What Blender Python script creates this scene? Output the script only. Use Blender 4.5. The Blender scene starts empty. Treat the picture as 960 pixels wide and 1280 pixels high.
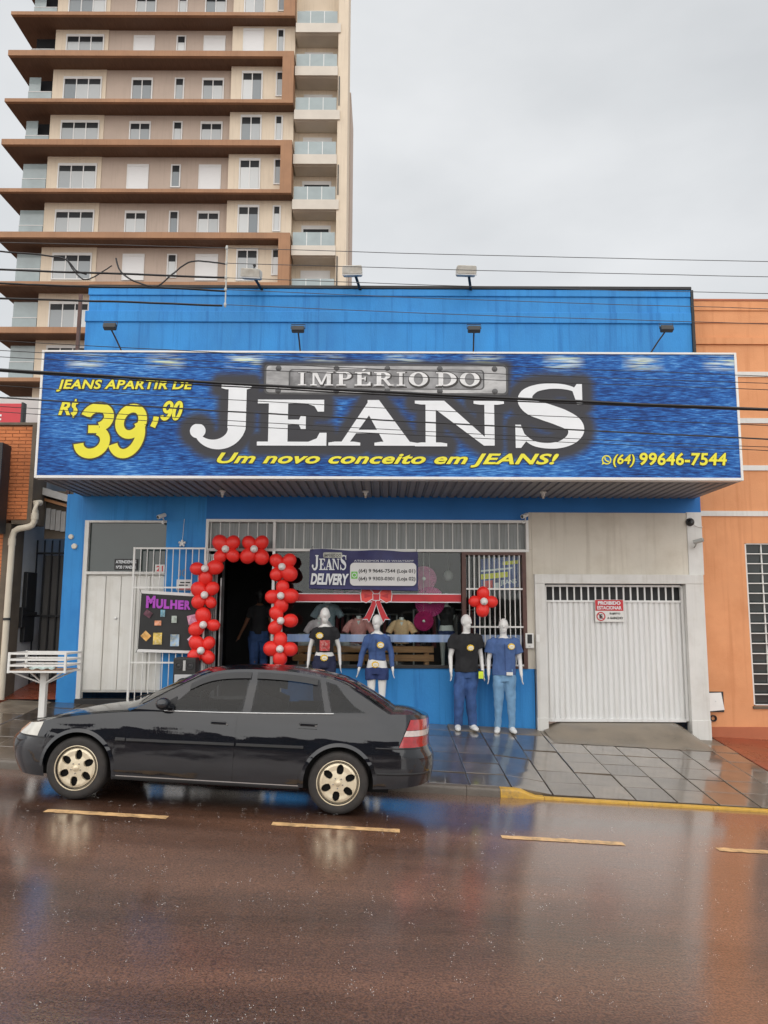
import bpy, bmesh, math, random
import numpy as np
from mathutils import Vector, Matrix, noise as mnoise
random.seed(7)
scene = bpy.context.scene
COL = scene.collection

# ------------------------------------------------------------------ camera
F_PIX, HOR = 960.0, 768.0
PITCH = math.atan((HOR-640.0)/F_PIX); ROLL = math.radians(0.22); CAM_H = 2.0
cam = bpy.data.cameras.new('camera'); cam_ob = bpy.data.objects.new('camera', cam); COL.objects.link(cam_ob)
cam.sensor_fit = 'HORIZONTAL'; cam.sensor_width = 36.0; cam.lens = 36.0
cam.clip_start = 0.05; cam.clip_end = 3000
cam_ob.location = (0, 0, CAM_H)
cam_ob.rotation_euler = (Matrix.Rotation(math.pi/2+PITCH, 3, 'X') @ Matrix.Rotation(ROLL, 3, 'Z')).to_euler()
scene.camera = cam_ob

# ------------------------------------------------------------------ sky, sun, exposure
SUN_EL, SUN_AZ = math.radians(40), math.radians(15)     # behind the viewer, a little to the left
world = bpy.data.worlds.new('World'); scene.world = world; world.use_nodes = True
nt = world.node_tree; nt.nodes.clear()
wo = nt.nodes.new('ShaderNodeOutputWorld'); bg = nt.nodes.new('ShaderNodeBackground')
sky = nt.nodes.new('ShaderNodeTexSky'); sky.sky_type = 'NISHITA'; sky.sun_disc = False
sky.sun_elevation = SUN_EL; sky.sun_rotation = math.pi+SUN_AZ; sky.dust_density = 4.0
skys = nt.nodes.new('ShaderNodeVectorMath'); skys.operation = 'SCALE'; skys.inputs['Scale'].default_value = 0.045
nt.links.new(sky.outputs[0], skys.inputs[0])
tc = nt.nodes.new('ShaderNodeTexCoord')
mp = nt.nodes.new('ShaderNodeMapping'); mp.inputs['Scale'].default_value = (1.0, 1.0, 2.2)
nt.links.new(tc.outputs['Generated'], mp.inputs[0])
nz = nt.nodes.new('ShaderNodeTexNoise'); nz.inputs['Scale'].default_value = 2.3; nz.inputs['Detail'].default_value = 5; nz.inputs['Roughness'].default_value = 0.5
nt.links.new(mp.outputs[0], nz.inputs['Vector'])
cr = nt.nodes.new('ShaderNodeValToRGB')
cr.color_ramp.elements[0].position = 0.3; cr.color_ramp.elements[0].color = (0.335, 0.345, 0.354, 1)
cr.color_ramp.elements[1].position = 0.68; cr.color_ramp.elements[1].color = (0.438, 0.445, 0.451, 1)
nt.links.new(nz.outputs[0], cr.inputs[0])
mx = nt.nodes.new('ShaderNodeMix'); mx.data_type = 'RGBA'; mx.inputs[0].default_value = 0.90   # closed cloud deck over the clear sky
nt.links.new(skys.outputs[0], mx.inputs[6]); nt.links.new(cr.outputs[0], mx.inputs[7])
nt.links.new(mx.outputs[2], bg.inputs[0]); bg.inputs[1].default_value = 1.0
nt.links.new(bg.outputs[0], wo.inputs[0])
sun = bpy.data.lights.new('sun', 'SUN'); sun.energy = 1.5; sun.angle = math.radians(140); sun.color = (1.0, 0.965, 0.92)
sun_ob = bpy.data.objects.new('sun', sun); COL.objects.link(sun_ob)
sd = Vector((math.sin(SUN_AZ)*math.cos(SUN_EL), math.cos(SUN_AZ)*math.cos(SUN_EL), -math.sin(SUN_EL)))
sun_ob.rotation_euler = sd.to_track_quat('-Z', 'Y').to_euler(); sun_ob.location = (-3, -8, 20)
scene.view_settings.view_transform = 'Standard'; scene.view_settings.look = 'None'
scene.view_settings.exposure = 1.05; scene.view_settings.gamma = 1.0; scene.view_settings.use_curve_mapping = False

# ------------------------------------------------------------------ helpers
def at(u, v, Y):
    """world point at depth Y for a measured direction (survey helper)"""
    du, dv = u-480.0, v-640.0
    a = du*math.cos(ROLL)+dv*math.sin(ROLL); b = -du*math.sin(ROLL)+dv*math.cos(ROLL)
    yc = math.cos(PITCH)+b/F_PIX*math.sin(PITCH); zc = math.sin(PITCH)-b/F_PIX*math.cos(PITCH)
    return Vector((a/F_PIX*Y/yc, Y, CAM_H+zc*Y/yc))

def interp(pts, x):
    if x <= pts[0][0]: return pts[0][1]
    for (a, b), (c, d) in zip(pts, pts[1:]):
        if x <= c: return b+(d-b)*(x-a)/(c-a)
    return pts[-1][1]
def sstep(a, b, x):
    t = min(1, max(0, (x-a)/(b-a))); return t*t*(3-2*t)

MATS = {}
def mat(name, col, rough=0.6, var=0.12, scale=6.0, bump=0.0, bscale=60.0, metal=0.0, coat=0.0, coat_r=0.05, stretch=(1, 1, 1), spec=0.5, dirt=None, dscale=1.5, detail=6, rvar=0.0, streak=None):
    """principled paint / plaster / fabric with noise in colour, relief and optional dirt"""
    m = bpy.data.materials.new(name); m.use_nodes = True; N = m.node_tree; L = N.links
    p = N.nodes['Principled BSDF']
    tc = N.nodes.new('ShaderNodeTexCoord'); mp = N.nodes.new('ShaderNodeMapping'); mp.inputs['Scale'].default_value = stretch
    geo = N.nodes.new('ShaderNodeNewGeometry'); L.new(geo.outputs['Position'], mp.inputs[0])
    if name.startswith('obj_'): L.new(tc.outputs['Object'], mp.inputs[0])
    n = N.nodes.new('ShaderNodeTexNoise'); n.inputs['Scale'].default_value = scale; n.inputs['Detail'].default_value = detail
    L.new(mp.outputs[0], n.inputs['Vector'])
    mr = N.nodes.new('ShaderNodeMapRange'); mr.inputs[1].default_value = 0.3; mr.inputs[2].default_value = 0.7
    mr.inputs[3].default_value = 1-var; mr.inputs[4].default_value = 1+var; L.new(n.outputs[0], mr.inputs[0])
    mul = N.nodes.new('ShaderNodeVectorMath'); mul.operation = 'SCALE'; mul.inputs[0].default_value = col[:3]
    L.new(mr.outputs[0], mul.inputs['Scale']); out = mul.outputs[0]
    if dirt:
        n2 = N.nodes.new('ShaderNodeTexNoise'); n2.inputs['Scale'].default_value = dscale; n2.inputs['Detail'].default_value = 8; n2.inputs['Roughness'].default_value = 0.65
        L.new(mp.outputs[0], n2.inputs['Vector'])
        r2 = N.nodes.new('ShaderNodeMapRange'); r2.inputs[1].default_value = 0.48; r2.inputs[2].default_value = 0.75; r2.inputs[4].default_value = dirt[3]; L.new(n2.outputs[0], r2.inputs[0])
        mx = N.nodes.new('ShaderNodeMix'); mx.data_type = 'RGBA'; L.new(r2.outputs[0], mx.inputs[0]); L.new(out, mx.inputs[6]); mx.inputs[7].default_value = (*dirt[:3], 1)
        out = mx.outputs[2]
    if streak:                                                  # rain runs: narrow vertical stains
        m3 = N.nodes.new('ShaderNodeMapping'); m3.inputs['Scale'].default_value = (7, 7, .28); L.new(geo.outputs['Position'], m3.inputs[0])
        n3 = N.nodes.new('ShaderNodeTexNoise'); n3.inputs['Scale'].default_value = 1.3; n3.inputs['Detail'].default_value = 6; n3.inputs['Roughness'].default_value = .6; L.new(m3.outputs[0], n3.inputs['Vector'])
        r4 = N.nodes.new('ShaderNodeMapRange'); r4.inputs[1].default_value = .52; r4.inputs[2].default_value = .74; r4.inputs[4].default_value = streak[3]; L.new(n3.outputs[0], r4.inputs[0])
        mx = N.nodes.new('ShaderNodeMix'); mx.data_type = 'RGBA'; L.new(r4.outputs[0], mx.inputs[0]); L.new(out, mx.inputs[6]); mx.inputs[7].default_value = (*streak[:3], 1)
        out = mx.outputs[2]
    L.new(out, p.inputs['Base Color'])
    p.inputs['Roughness'].default_value = rough; p.inputs['Metallic'].default_value = metal
    p.inputs['Specular IOR Level'].default_value = spec
    p.inputs['Coat Weight'].default_value = coat; p.inputs['Coat Roughness'].default_value = coat_r
    if rvar:
        r3 = N.nodes.new('ShaderNodeMapRange'); r3.inputs[1].default_value = .3; r3.inputs[2].default_value = .7; r3.inputs[3].default_value = rough-rvar; r3.inputs[4].default_value = rough+rvar
        L.new(n.outputs[0], r3.inputs[0]); L.new(r3.outputs[0], p.inputs['Roughness'])
    if bump:
        nb = N.nodes.new('ShaderNodeTexNoise'); nb.inputs['Scale'].default_value = bscale; nb.inputs['Detail'].default_value = 4; L.new(mp.outputs[0], nb.inputs['Vector'])
        bp = N.nodes.new('ShaderNodeBump'); bp.inputs['Strength'].default_value = bump; bp.inputs['Distance'].default_value = 0.01
        L.new(nb.outputs[0], bp.inputs['Height']); L.new(bp.outputs[0], p.inputs['Normal'])
    MATS[name] = m
    return m

def glass_mat(name, tint=(0.9, 0.95, 0.93), ior=1.5, rough=0.0, bump=0.0):
    m = bpy.data.materials.new(name); m.use_nodes = True; N = m.node_tree; L = N.links; N.nodes.clear()
    o = N.nodes.new('ShaderNodeOutputMaterial'); t = N.nodes.new('ShaderNodeBsdfTransparent'); t.inputs[0].default_value = (*tint, 1)
    g = N.nodes.new('ShaderNodeBsdfGlossy'); g.inputs['Roughness'].default_value = rough; f = N.nodes.new('ShaderNodeFresnel'); f.inputs[0].default_value = ior
    if bump:
        geo = N.nodes.new('ShaderNodeNewGeometry'); n = N.nodes.new('ShaderNodeTexNoise'); n.inputs['Scale'].default_value = 1.6; L.new(geo.outputs['Position'], n.inputs['Vector'])
        b = N.nodes.new('ShaderNodeBump'); b.inputs['Strength'].default_value = bump; b.inputs['Distance'].default_value = .02; L.new(n.outputs[0], b.inputs['Height']); L.new(b.outputs[0], g.inputs['Normal'])
    mx = N.nodes.new('ShaderNodeMixShader'); L.new(f.outputs[0], mx.inputs[0]); L.new(t.outputs[0], mx.inputs[1]); L.new(g.outputs[0], mx.inputs[2]); L.new(mx.outputs[0], o.inputs[0])
    MATS[name] = m
    return m

class MB:
    def __init__(self): self.v = []; self.f = []
    def add(self, vs, fs):
        o = len(self.v); self.v += [tuple(p) for p in vs]; self.f += [tuple(i+o for i in q) for q in fs]; return self
    def box(self, x0, x1, y0, y1, z0, z1, M=None):
        vs = [Vector((x, y, z)) for z in (z0, z1) for y in (y0, y1) for x in (x0, x1)]
        if M is not None: vs = [M @ p for p in vs]
        return self.add(vs, [(0, 2, 3, 1), (4, 5, 7, 6), (0, 1, 5, 4), (2, 6, 7, 3), (0, 4, 6, 2), (1, 3, 7, 5)])
    def bar(self, a, b, w, h=None, up=(0, 0, 1)):
        a, b = Vector(a), Vector(b); h = h or w; d = (b-a).normalized(); upv = Vector(up)
        if abs(d.dot(upv)) > 0.95: upv = Vector((0, 1, 0))
        s = d.cross(upv).normalized(); t = s.cross(d)
        vs = [p+s*(i*w/2)+t*(j*h/2) for p in (a, b) for j in (-1, 1) for i in (-1, 1)]
        return self.add(vs, [(0, 1, 3, 2), (4, 6, 7, 5), (0, 4, 5, 1), (2, 3, 7, 6), (0, 2, 6, 4), (1, 5, 7, 3)])
    def tube(self, pts, rad, n=8, cap=True, sq=None):
        """sweep of circles (or ellipses: rad entries may be (r_side, r_up)) along pts"""
        pts = [Vector(p) for p in pts]; k = len(pts)
        if not isinstance(rad, (list, tuple)): rad = [rad]*k
        d0 = (pts[1]-pts[0]).normalized(); ref = Vector((0, 0, 1)) if abs(d0.z) < 0.9 else Vector((0, 1, 0))
        vs = []
        for i, p in enumerate(pts):
            d = (pts[min(i+1, k-1)]-pts[max(i-1, 0)]).normalized()
            s = d.cross(ref).normalized(); t = s.cross(d).normalized()
            r = rad[i]; ra, rb = (r if isinstance(r, (list, tuple)) else (r, r))
            for j in range(n):
                a = 2*math.pi*j/n; vs.append(p+s*(math.cos(a)*ra)+t*(math.sin(a)*rb))
        fs = [(i*n+j, i*n+(j+1) % n, (i+1)*n+(j+1) % n, (i+1)*n+j) for i in range(k-1) for j in range(n)]
        if cap: fs += [tuple(range(n-1, -1, -1)), tuple(range((k-1)*n, k*n))]
        return self.add(vs, fs)
    def ball(self, c, r, n=12, m=8, M=None):
        rx, ry, rz = r if isinstance(r, (list, tuple)) else (r, r, r); c = Vector(c)
        vs = [Vector((0, 0, rz))]
        for i in range(1, m):
            th = math.pi*i/m
            vs += [Vector((rx*math.sin(th)*math.cos(2*math.pi*j/n), ry*math.sin(th)*math.sin(2*math.pi*j/n), rz*math.cos(th))) for j in range(n)]
        vs.append(Vector((0, 0, -rz)))
        if M is not None: vs = [M @ p for p in vs]
        vs = [p+c for p in vs]
        fs = [(0, 1+j, 1+(j+1) % n) for j in range(n)]
        for i in range(m-2): fs += [(1+i*n+j, 1+(i+1)*n+j, 1+(i+1)*n+(j+1) % n, 1+i*n+(j+1) % n) for j in range(n)]
        b = len(vs)-1; fs += [(b, 1+(m-2)*n+(j+1) % n, 1+(m-2)*n+j) for j in range(n)]
        return self.add(vs, fs)
    def lathe(self, prof, c, axis='z', n=32, closed=False):
        c = Vector(c); vs = []
        for r, h in prof:
            for j in range(n):
                a = 2*math.pi*j/n
                p = (r*math.cos(a), r*math.sin(a), h) if axis == 'z' else ((r*math.cos(a), h, r*math.sin(a)) if axis == 'y' else (h, r*math.cos(a), r*math.sin(a)))
                vs.append(c+Vector(p))
        k = len(prof); fs = []
        for i in range(k if closed else k-1):
            i2 = (i+1) % k
            fs += [(i*n+j, i*n+(j+1) % n, i2*n+(j+1) % n, i2*n+j) for j in range(n)]
        return self.add(vs, fs)
    def prism(self, poly, y0, y1):
        """polygon in (x,z) extruded along y"""
        n = len(poly); vs = [(x, y0, z) for x, z in poly]+[(x, y1, z) for x, z in poly]
        return self.add(vs, [tuple(range(n)), tuple(range(2*n-1, n-1, -1))]+[(i, i+n, (i+1) % n+n, (i+1) % n) for i in range(n)])
    def grid(self, fn, nu, nv, flip=False):
        vs = [fn(i/nu, j/nv) for i in range(nu+1) for j in range(nv+1)]; w = nv+1
        fs = [(i*w+j, (i+1)*w+j, (i+1)*w+j+1, i*w+j+1) for i in range(nu) for j in range(nv)]
        if flip: fs = [q[::-1] for q in fs]
        return self.add(vs, fs)
    def mesh(self, name, center=Vector((0, 0, 0)), smooth=None, fixn=True):
        me = bpy.data.meshes.new(name)
        me.from_pydata([tuple(Vector(p)-center) for p in self.v], [], self.f)
        if fixn:
            bm = bmesh.new(); bm.from_mesh(me); bmesh.ops.recalc_face_normals(bm, faces=bm.faces); bm.to_mesh(me); bm.free()
        if smooth is not None:
            me.shade_smooth()
            if smooth < 179: me.set_sharp_from_angle(angle=math.radians(smooth))
        me.update()
        return me
    def build(self, name, material, parent=None, smooth=None, bevel=0.0, center=None, fixn=True, kind=None):
        """one mesh object; vertices are world coordinates (or the parent's local ones when it is rotated)"""
        vs = np.array([tuple(p) for p in self.v]); c = Vector((vs.min(0)+vs.max(0))/2) if center is None else Vector(center)
        me = self.mesh(name, c, smooth, fixn); me.materials.append(material)
        o = bpy.data.objects.new(name, me); COL.objects.link(o)
        base = Vector((0, 0, 0))
        if parent is not None:
            o.parent = parent; base = parent.get('_w', None); base = Vector(base) if base is not None else Vector((0, 0, 0))
        o.location = c-base; o['_w'] = tuple(c)
        if bevel:
            b = o.modifiers.new('bevel', 'BEVEL'); b.width = bevel; b.segments = 2; b.limit_method = 'ANGLE'; b.angle_limit = math.radians(40)
        if kind: o['kind'] = kind
        return o

def tag(o, label=None, cat=None, group=None, kind=None):
    if label: o['label'] = label
    if cat: o['category'] = cat
    if group: o['group'] = group
    if kind: o['kind'] = kind
    return o
def thing(name, label, cat, loc=(0, 0, 0), group=None, local=False):
    """Empty at the thing's base; local=True when its parts are given in the thing's own coordinates"""
    o = bpy.data.objects.new(name, None); COL.objects.link(o); o.location = loc; o.empty_display_size = 0.1
    o['_w'] = (0.0, 0.0, 0.0) if local else tuple(loc)
    return tag(o, label, cat, group)
def copy_tree(o, parent=None):
    c = o.copy(); COL.objects.link(c); c.parent = parent
    for ch in o.children: copy_tree(ch, c)
    return c
def copy_part(src, parent, loc):
    c = src.copy(); COL.objects.link(c); c.parent = parent
    b = Vector(parent.get('_w', (0, 0, 0))) if parent is not None else Vector((0, 0, 0))
    c.location = Vector(loc)-b; c['_w'] = tuple(loc)
    for ch in src.children: copy_sub(ch, c)
    return c
def copy_sub(ch, parent):
    c = ch.copy(); COL.objects.link(c); c.parent = parent
    return c

# flat lettering ------------------------------------------------------------
def text_mesh(body, shear=0.0, offset=0.0, spacing=1.0):
    cu = bpy.data.curves.new('lettering', 'FONT'); cu.body = body; cu.shear = shear; cu.offset = offset; cu.size = 1.0; cu.space_character = spacing
    cu.resolution_u = 4
    o = bpy.data.objects.new('lettering', cu); COL.objects.link(o); bpy.context.view_layer.update()
    me = bpy.data.meshes.new_from_object(o.evaluated_get(bpy.context.evaluated_depsgraph_get()))
    vs = [(p.co.x, p.co.y) for p in me.vertices]; fs = [tuple(q.vertices) for q in me.polygons]
    bpy.data.objects.remove(o); bpy.data.curves.remove(cu); bpy.data.meshes.remove(me)
    return vs, fs
def fit(vs, x0, x1, z0, z1):
    a = np.array(vs); lo = a.min(0); hi = a.max(0); s = ((x1-x0)/(hi[0]-lo[0]), (z1-z0)/(hi[1]-lo[1]))
    return [((x-lo[0])*s[0]+x0, (z-lo[1])*s[1]+z0) for x, z in vs]
def lettering(body, x0, x1, z0, z1, y, material, parent, name='lettering', shear=0.0, offset=0.0, tilt=0.0, ref=None, spacing=1.0):
    """text fitted to a box on a plane facing the street; ref = text measured instead of body (for descenders)"""
    vs, fs = text_mesh(body, shear, offset, spacing); vs = fit(vs, x0, x1, z0, z1)
    cx, cz = (x0+x1)/2, (z0+z1)/2; ct, st = math.cos(tilt), math.sin(tilt)
    # one part per word: cut at the widest gaps of the upright projection
    raw = text_mesh(body, 0.0, offset, spacing)[0]; nsp = body.count(' '); groups = [fs]
    if nsp and len(raw) == len(vs):
        iv = sorted((min(raw[i][0] for i in q), max(raw[i][0] for i in q)) for q in fs); hi = iv[0][1]; gaps = []
        for a, b in iv:
            if a > hi: gaps.append((a-hi, (a+hi)/2))
            hi = max(hi, b)
        cuts = sorted(c for _, c in sorted(gaps, reverse=True)[:nsp])
        groups = [[q for q in fs if sum(raw[q[0]][0] > c for c in cuts) == k] for k in range(len(cuts)+1)]
    o = None
    for gr in groups:
        used = sorted({i for q in gr for i in q}); re_ = {i: k for k, i in enumerate(used)}; m = MB()
        m.add([(cx+(vs[i][0]-cx)*ct-(vs[i][1]-cz)*st, y, cz+(vs[i][0]-cx)*st+(vs[i][1]-cz)*ct) for i in used], [tuple(re_[i] for i in q) for q in gr])
        o = m.build(name, material, parent, fixn=False)
    return o
def stroke(pts, w, closed=False):
    """thick polyline in 2D -> quads ; w number or per-point list"""
    n = len(pts); pts = [Vector(p) for p in pts]; L = []; R = []
    for i, p in enumerate(pts):
        a = pts[(i-1) % n] if (closed or i > 0) else p; b = pts[(i+1) % n] if (closed or i < n-1) else p
        d = (b-a).normalized(); nn = Vector((-d.y, d.x)); ww = (w[i] if isinstance(w, (list, tuple)) else w)/2
        L.append(p+nn*ww); R.append(p-nn*ww)
    k = n if closed else n-1
    return [tuple(x) for x in L+R], [(i, n+i, n+(i+1) % n, (i+1) % n) for i in range(k)]
def arc(cx, cy, rx, ry, a0, a1, n=18):
    return [(cx+rx*math.cos(math.radians(a0+(a1-a0)*i/n)), cy+ry*math.sin(math.radians(a0+(a1-a0)*i/n))) for i in range(n+1)]

def remeshed(mb, voxel, smooth_it=4, wrinkle=0.0, wscale=9.0, seed=0.0, wstretch=(1, 1, 1)):
    me = mb.mesh('tmp'); o = bpy.data.objects.new('tmp', me); COL.objects.link(o)
    r = o.modifiers.new('r', 'REMESH'); r.mode = 'VOXEL'; r.voxel_size = voxel
    s = o.modifiers.new('s', 'SMOOTH'); s.iterations = smooth_it; s.factor = 0.5
    bpy.context.view_layer.update()
    out = bpy.data.meshes.new_from_object(o.evaluated_get(bpy.context.evaluated_depsgraph_get()))
    bpy.data.objects.remove(o); bpy.data.meshes.remove(me)
    out.shade_smooth()
    if wrinkle:
        n = len(out.vertices); co = np.empty(n*3, np.float32); no = np.empty(n*3, np.float32)
        out.vertices.foreach_get('co', co); out.vertex_normals.foreach_get('vector', no); co = co.reshape(-1, 3); no = no.reshape(-1, 3)
        d = []
        for x, y, z in co.tolist():
            q = Vector((x*wstretch[0]*wscale+seed, y*wstretch[1]*wscale+seed*2, z*wstretch[2]*wscale))
            d.append(mnoise.noise(q)*wrinkle+mnoise.noise(q*2.3)*wrinkle*0.5)
        co += no*np.array(d, np.float32)[:, None]; out.vertices.foreach_set('co', co.reshape(-1)); out.update()
    return out
def mesh_obj(name, me, material, parent=None, loc=(0, 0, 0)):
    me.name = name
    if not me.materials: me.materials.append(material)
    else: me.materials[0] = material
    o = bpy.data.objects.new(name, me); COL.objects.link(o); o.parent = parent; o.location = loc
    return o
# ------------------------------------------------------------------ materials
blue = mat('blue_wall_paint', (0.045, 0.262, 0.62), 0.55, 0.14, 1.2, 0.3, 45, dirt=(0.028, 0.18, 0.50, 0.55), dscale=2.6, stretch=(1, 1, .5), rvar=.15, spec=.2, streak=(.012, .085, .30, .55))
blue_dk = mat('blue_wall_darker', (0.03, 0.17, 0.48), 0.5, 0.08, 1.5, 0.2, 40, spec=.2)  # darker tone of the wall blue, for the band below the soffit
white_paint = mat('white_paint', (0.68, 0.67, 0.64), 0.45, 0.05, 3.0, 0.05, 30, streak=(.42, .38, .32, .45), dirt=(0.42, 0.38, 0.32, 0.35), dscale=2.5)
white_door = mat('white_door_paint', (0.72, 0.71, 0.67), 0.4, 0.04, 2.0, 0.03, 20, streak=(.48, .44, .37, .4), dirt=(0.48, 0.45, 0.38, 0.4), dscale=3)
white_metal = mat('white_enamel', (0.74, 0.73, 0.70), 0.35, 0.05, 5.0)
gate_white = mat('gate_white_enamel', (0.76, 0.76, 0.75), 0.4, 0.04, 1.2, streak=(.50, .46, .40, .45), dirt=(0.5, 0.47, 0.42, 0.3), dscale=1.4, stretch=(2, 1, .4))
beige = mat('beige_plaster', (0.66, 0.615, 0.53), 0.75, 0.08, 1.1, 0.12, 40, spec=.2, streak=(.40, .35, .28, .5), dirt=(0.46, 0.40, 0.31, 0.5), dscale=1.4)
alu = mat('brushed_aluminium', (0.60, 0.60, 0.59), 0.35, 0.05, 4, metal=0.6)
brown_metal = mat('brown_painted_steel', (0.10, 0.045, 0.035), 0.5, 0.2, 8)
black_metal = mat('black_metal', (0.018, 0.018, 0.019), 0.45, 0.2, 8)
rust_cap = mat('black_bitumen_capping', (0.02, 0.02, 0.022), 0.6, 0.3, 5, 0.4, 30)
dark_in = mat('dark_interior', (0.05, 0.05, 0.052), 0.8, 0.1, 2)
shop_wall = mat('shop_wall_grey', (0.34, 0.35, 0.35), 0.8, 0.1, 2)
shop_floor = mat('shop_floor_tile', (0.25, 0.24, 0.22), 0.3, 0.1, 2)
soffit = mat('soffit_grey_metal', (0.22, 0.22, 0.23), 0.5, 0.1, 3, dirt=(0.09, 0.085, 0.08, 0.5), dscale=3)
frost = mat('ribbed_grey_glazing', (0.20, 0.215, 0.21), 0.22, 0.25, 3.0, 0.3, 60, stretch=(14, 1, 0.6))
glass = glass_mat('shop_glass', (0.92, 0.96, 0.95), 1.45, 0.0, 0.10)
glass_dk = mat('dark_green_glass', (0.035, 0.05, 0.048), 0.06, 0.15, 1.0, spec=0.7)
orange = mat('orange_plaster', (0.72, 0.335, 0.165), 0.8, 0.07, 1.4, 0.3, 50, dirt=(0.56, 0.22, 0.09, 0.4), dscale=1.8, spec=.15, streak=(.50, .19, .08, .5))
orange_dk = mat('orange_trim', (0.42, 0.13, 0.06), 0.7, 0.1, 3)
brick_m = mat('orange_brick', (0.56, 0.185, 0.065), 0.8, 0.22, 3.5, 0.35, 70)
mortar = mat('brick_mortar', (0.33, 0.15, 0.08), 0.9, 0.15, 6)
olive = mat('olive_trim', (0.13, 0.10, 0.07), 0.7, 0.2, 4, 0.2, 30)
grey_plaster = mat('grey_plaster', (0.46, 0.45, 0.43), 0.85, 0.12, 1.5, 0.25, 40, dirt=(0.22, 0.19, 0.16, 0.6), dscale=1.6)
pvc = mat('cream_pvc', (0.62, 0.56, 0.45), 0.4, 0.06, 4)
red_plastic = mat('red_sign_plastic', (0.60, 0.035, 0.05), 0.4, 0.05, 3)
yellow_print = mat('yellow_print', (0.78, 0.72, 0.03), 0.4, 0.04, 3)
outline_print = mat('dark_outline_print', (0.035, 0.03, 0.028), 0.5, 0.1, 3)
white_print = mat('white_print', (0.74, 0.76, 0.78), 0.4, 0.04, 3)
black_print = mat('black_print', (0.012, 0.012, 0.013), 0.5, 0.1, 3)
red_print = mat('red_print', (0.55, 0.02, 0.03), 0.4, 0.15, 4)
wood = mat('bench_pine', (0.42, 0.19, 0.07), 0.5, 0.2, 3.0, stretch=(1, 6, 12))
concrete = mat('wet_concrete', (0.20, 0.165, 0.125), 0.36, 0.22, 2.5, 0.25, 60, rvar=0.12, dirt=(0.085, 0.066, 0.05, 0.6), dscale=1.8)
red_floor = mat('red_painted_floor', (0.26, 0.065, 0.032), 0.30, 0.2, 2.5, 0.2, 50, rvar=.1, dirt=(.16, .07, .04, .6))
yellow_paint = mat('yellow_road_paint', (0.56, 0.32, 0.035), 0.4, 0.25, 9, 0.2, 60, dirt=(0.14, 0.10, 0.06, 0.95), dscale=9)
dash_paint = mat('worn_lane_paint', (0.64, 0.40, 0.19), 0.4, 0.2, 9, 0.2, 60, dirt=(0.12, 0.075, 0.05, 0.95), dscale=11)
kerb_m = mat('kerb_concrete', (0.13, 0.11, 0.09), 0.4, 0.2, 4, 0.4, 40, dirt=(0.06, 0.04, 0.03, 0.8), dscale=4)
soil_m = mat('far_ground', (0.16, 0.10, 0.07), 0.8, 0.2, 0.3)

def wet_tile():
    """paving slab under a film of rain water: sheen comes and goes with the puddles"""
    m = mat('wet_paving_slab', (0.12, 0.093, 0.067), 0.3, 0.25, 5, 0.15, 90, dirt=(0.06, 0.046, 0.034, 0.7), dscale=1.3)
    N = m.node_tree; L = N.links; p = N.nodes['Principled BSDF']
    geo = N.nodes.new('ShaderNodeNewGeometry'); n = N.nodes.new('ShaderNodeTexNoise'); n.inputs['Scale'].default_value = 0.9; n.inputs['Detail'].default_value = 4; L.new(geo.outputs['Position'], n.inputs['Vector'])
    r = N.nodes.new('ShaderNodeMapRange'); r.inputs[1].default_value = .35; r.inputs[2].default_value = .65; r.inputs[3].default_value = 0.015; r.inputs[4].default_value = 0.16; L.new(n.outputs[0], r.inputs[0])
    p.inputs['Coat Weight'].default_value = 1.0; p.inputs['Coat IOR'].default_value = 1.7; L.new(r.outputs[0], p.inputs['Coat Roughness'])
    oi = N.nodes.new('ShaderNodeObjectInfo'); rr_ = N.nodes.new('ShaderNodeMapRange'); rr_.inputs[3].default_value = .62; rr_.inputs[4].default_value = 1.35; L.new(oi.outputs['Random'], rr_.inputs[0])
    src = p.inputs['Base Color'].links[0].from_socket; vm = N.nodes.new('ShaderNodeVectorMath'); vm.operation = 'SCALE'; L.new(src, vm.inputs[0]); L.new(rr_.outputs[0], vm.inputs['Scale']); L.new(vm.outputs[0], p.inputs['Base Color'])
    return m
tile_m = wet_tile()

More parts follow.
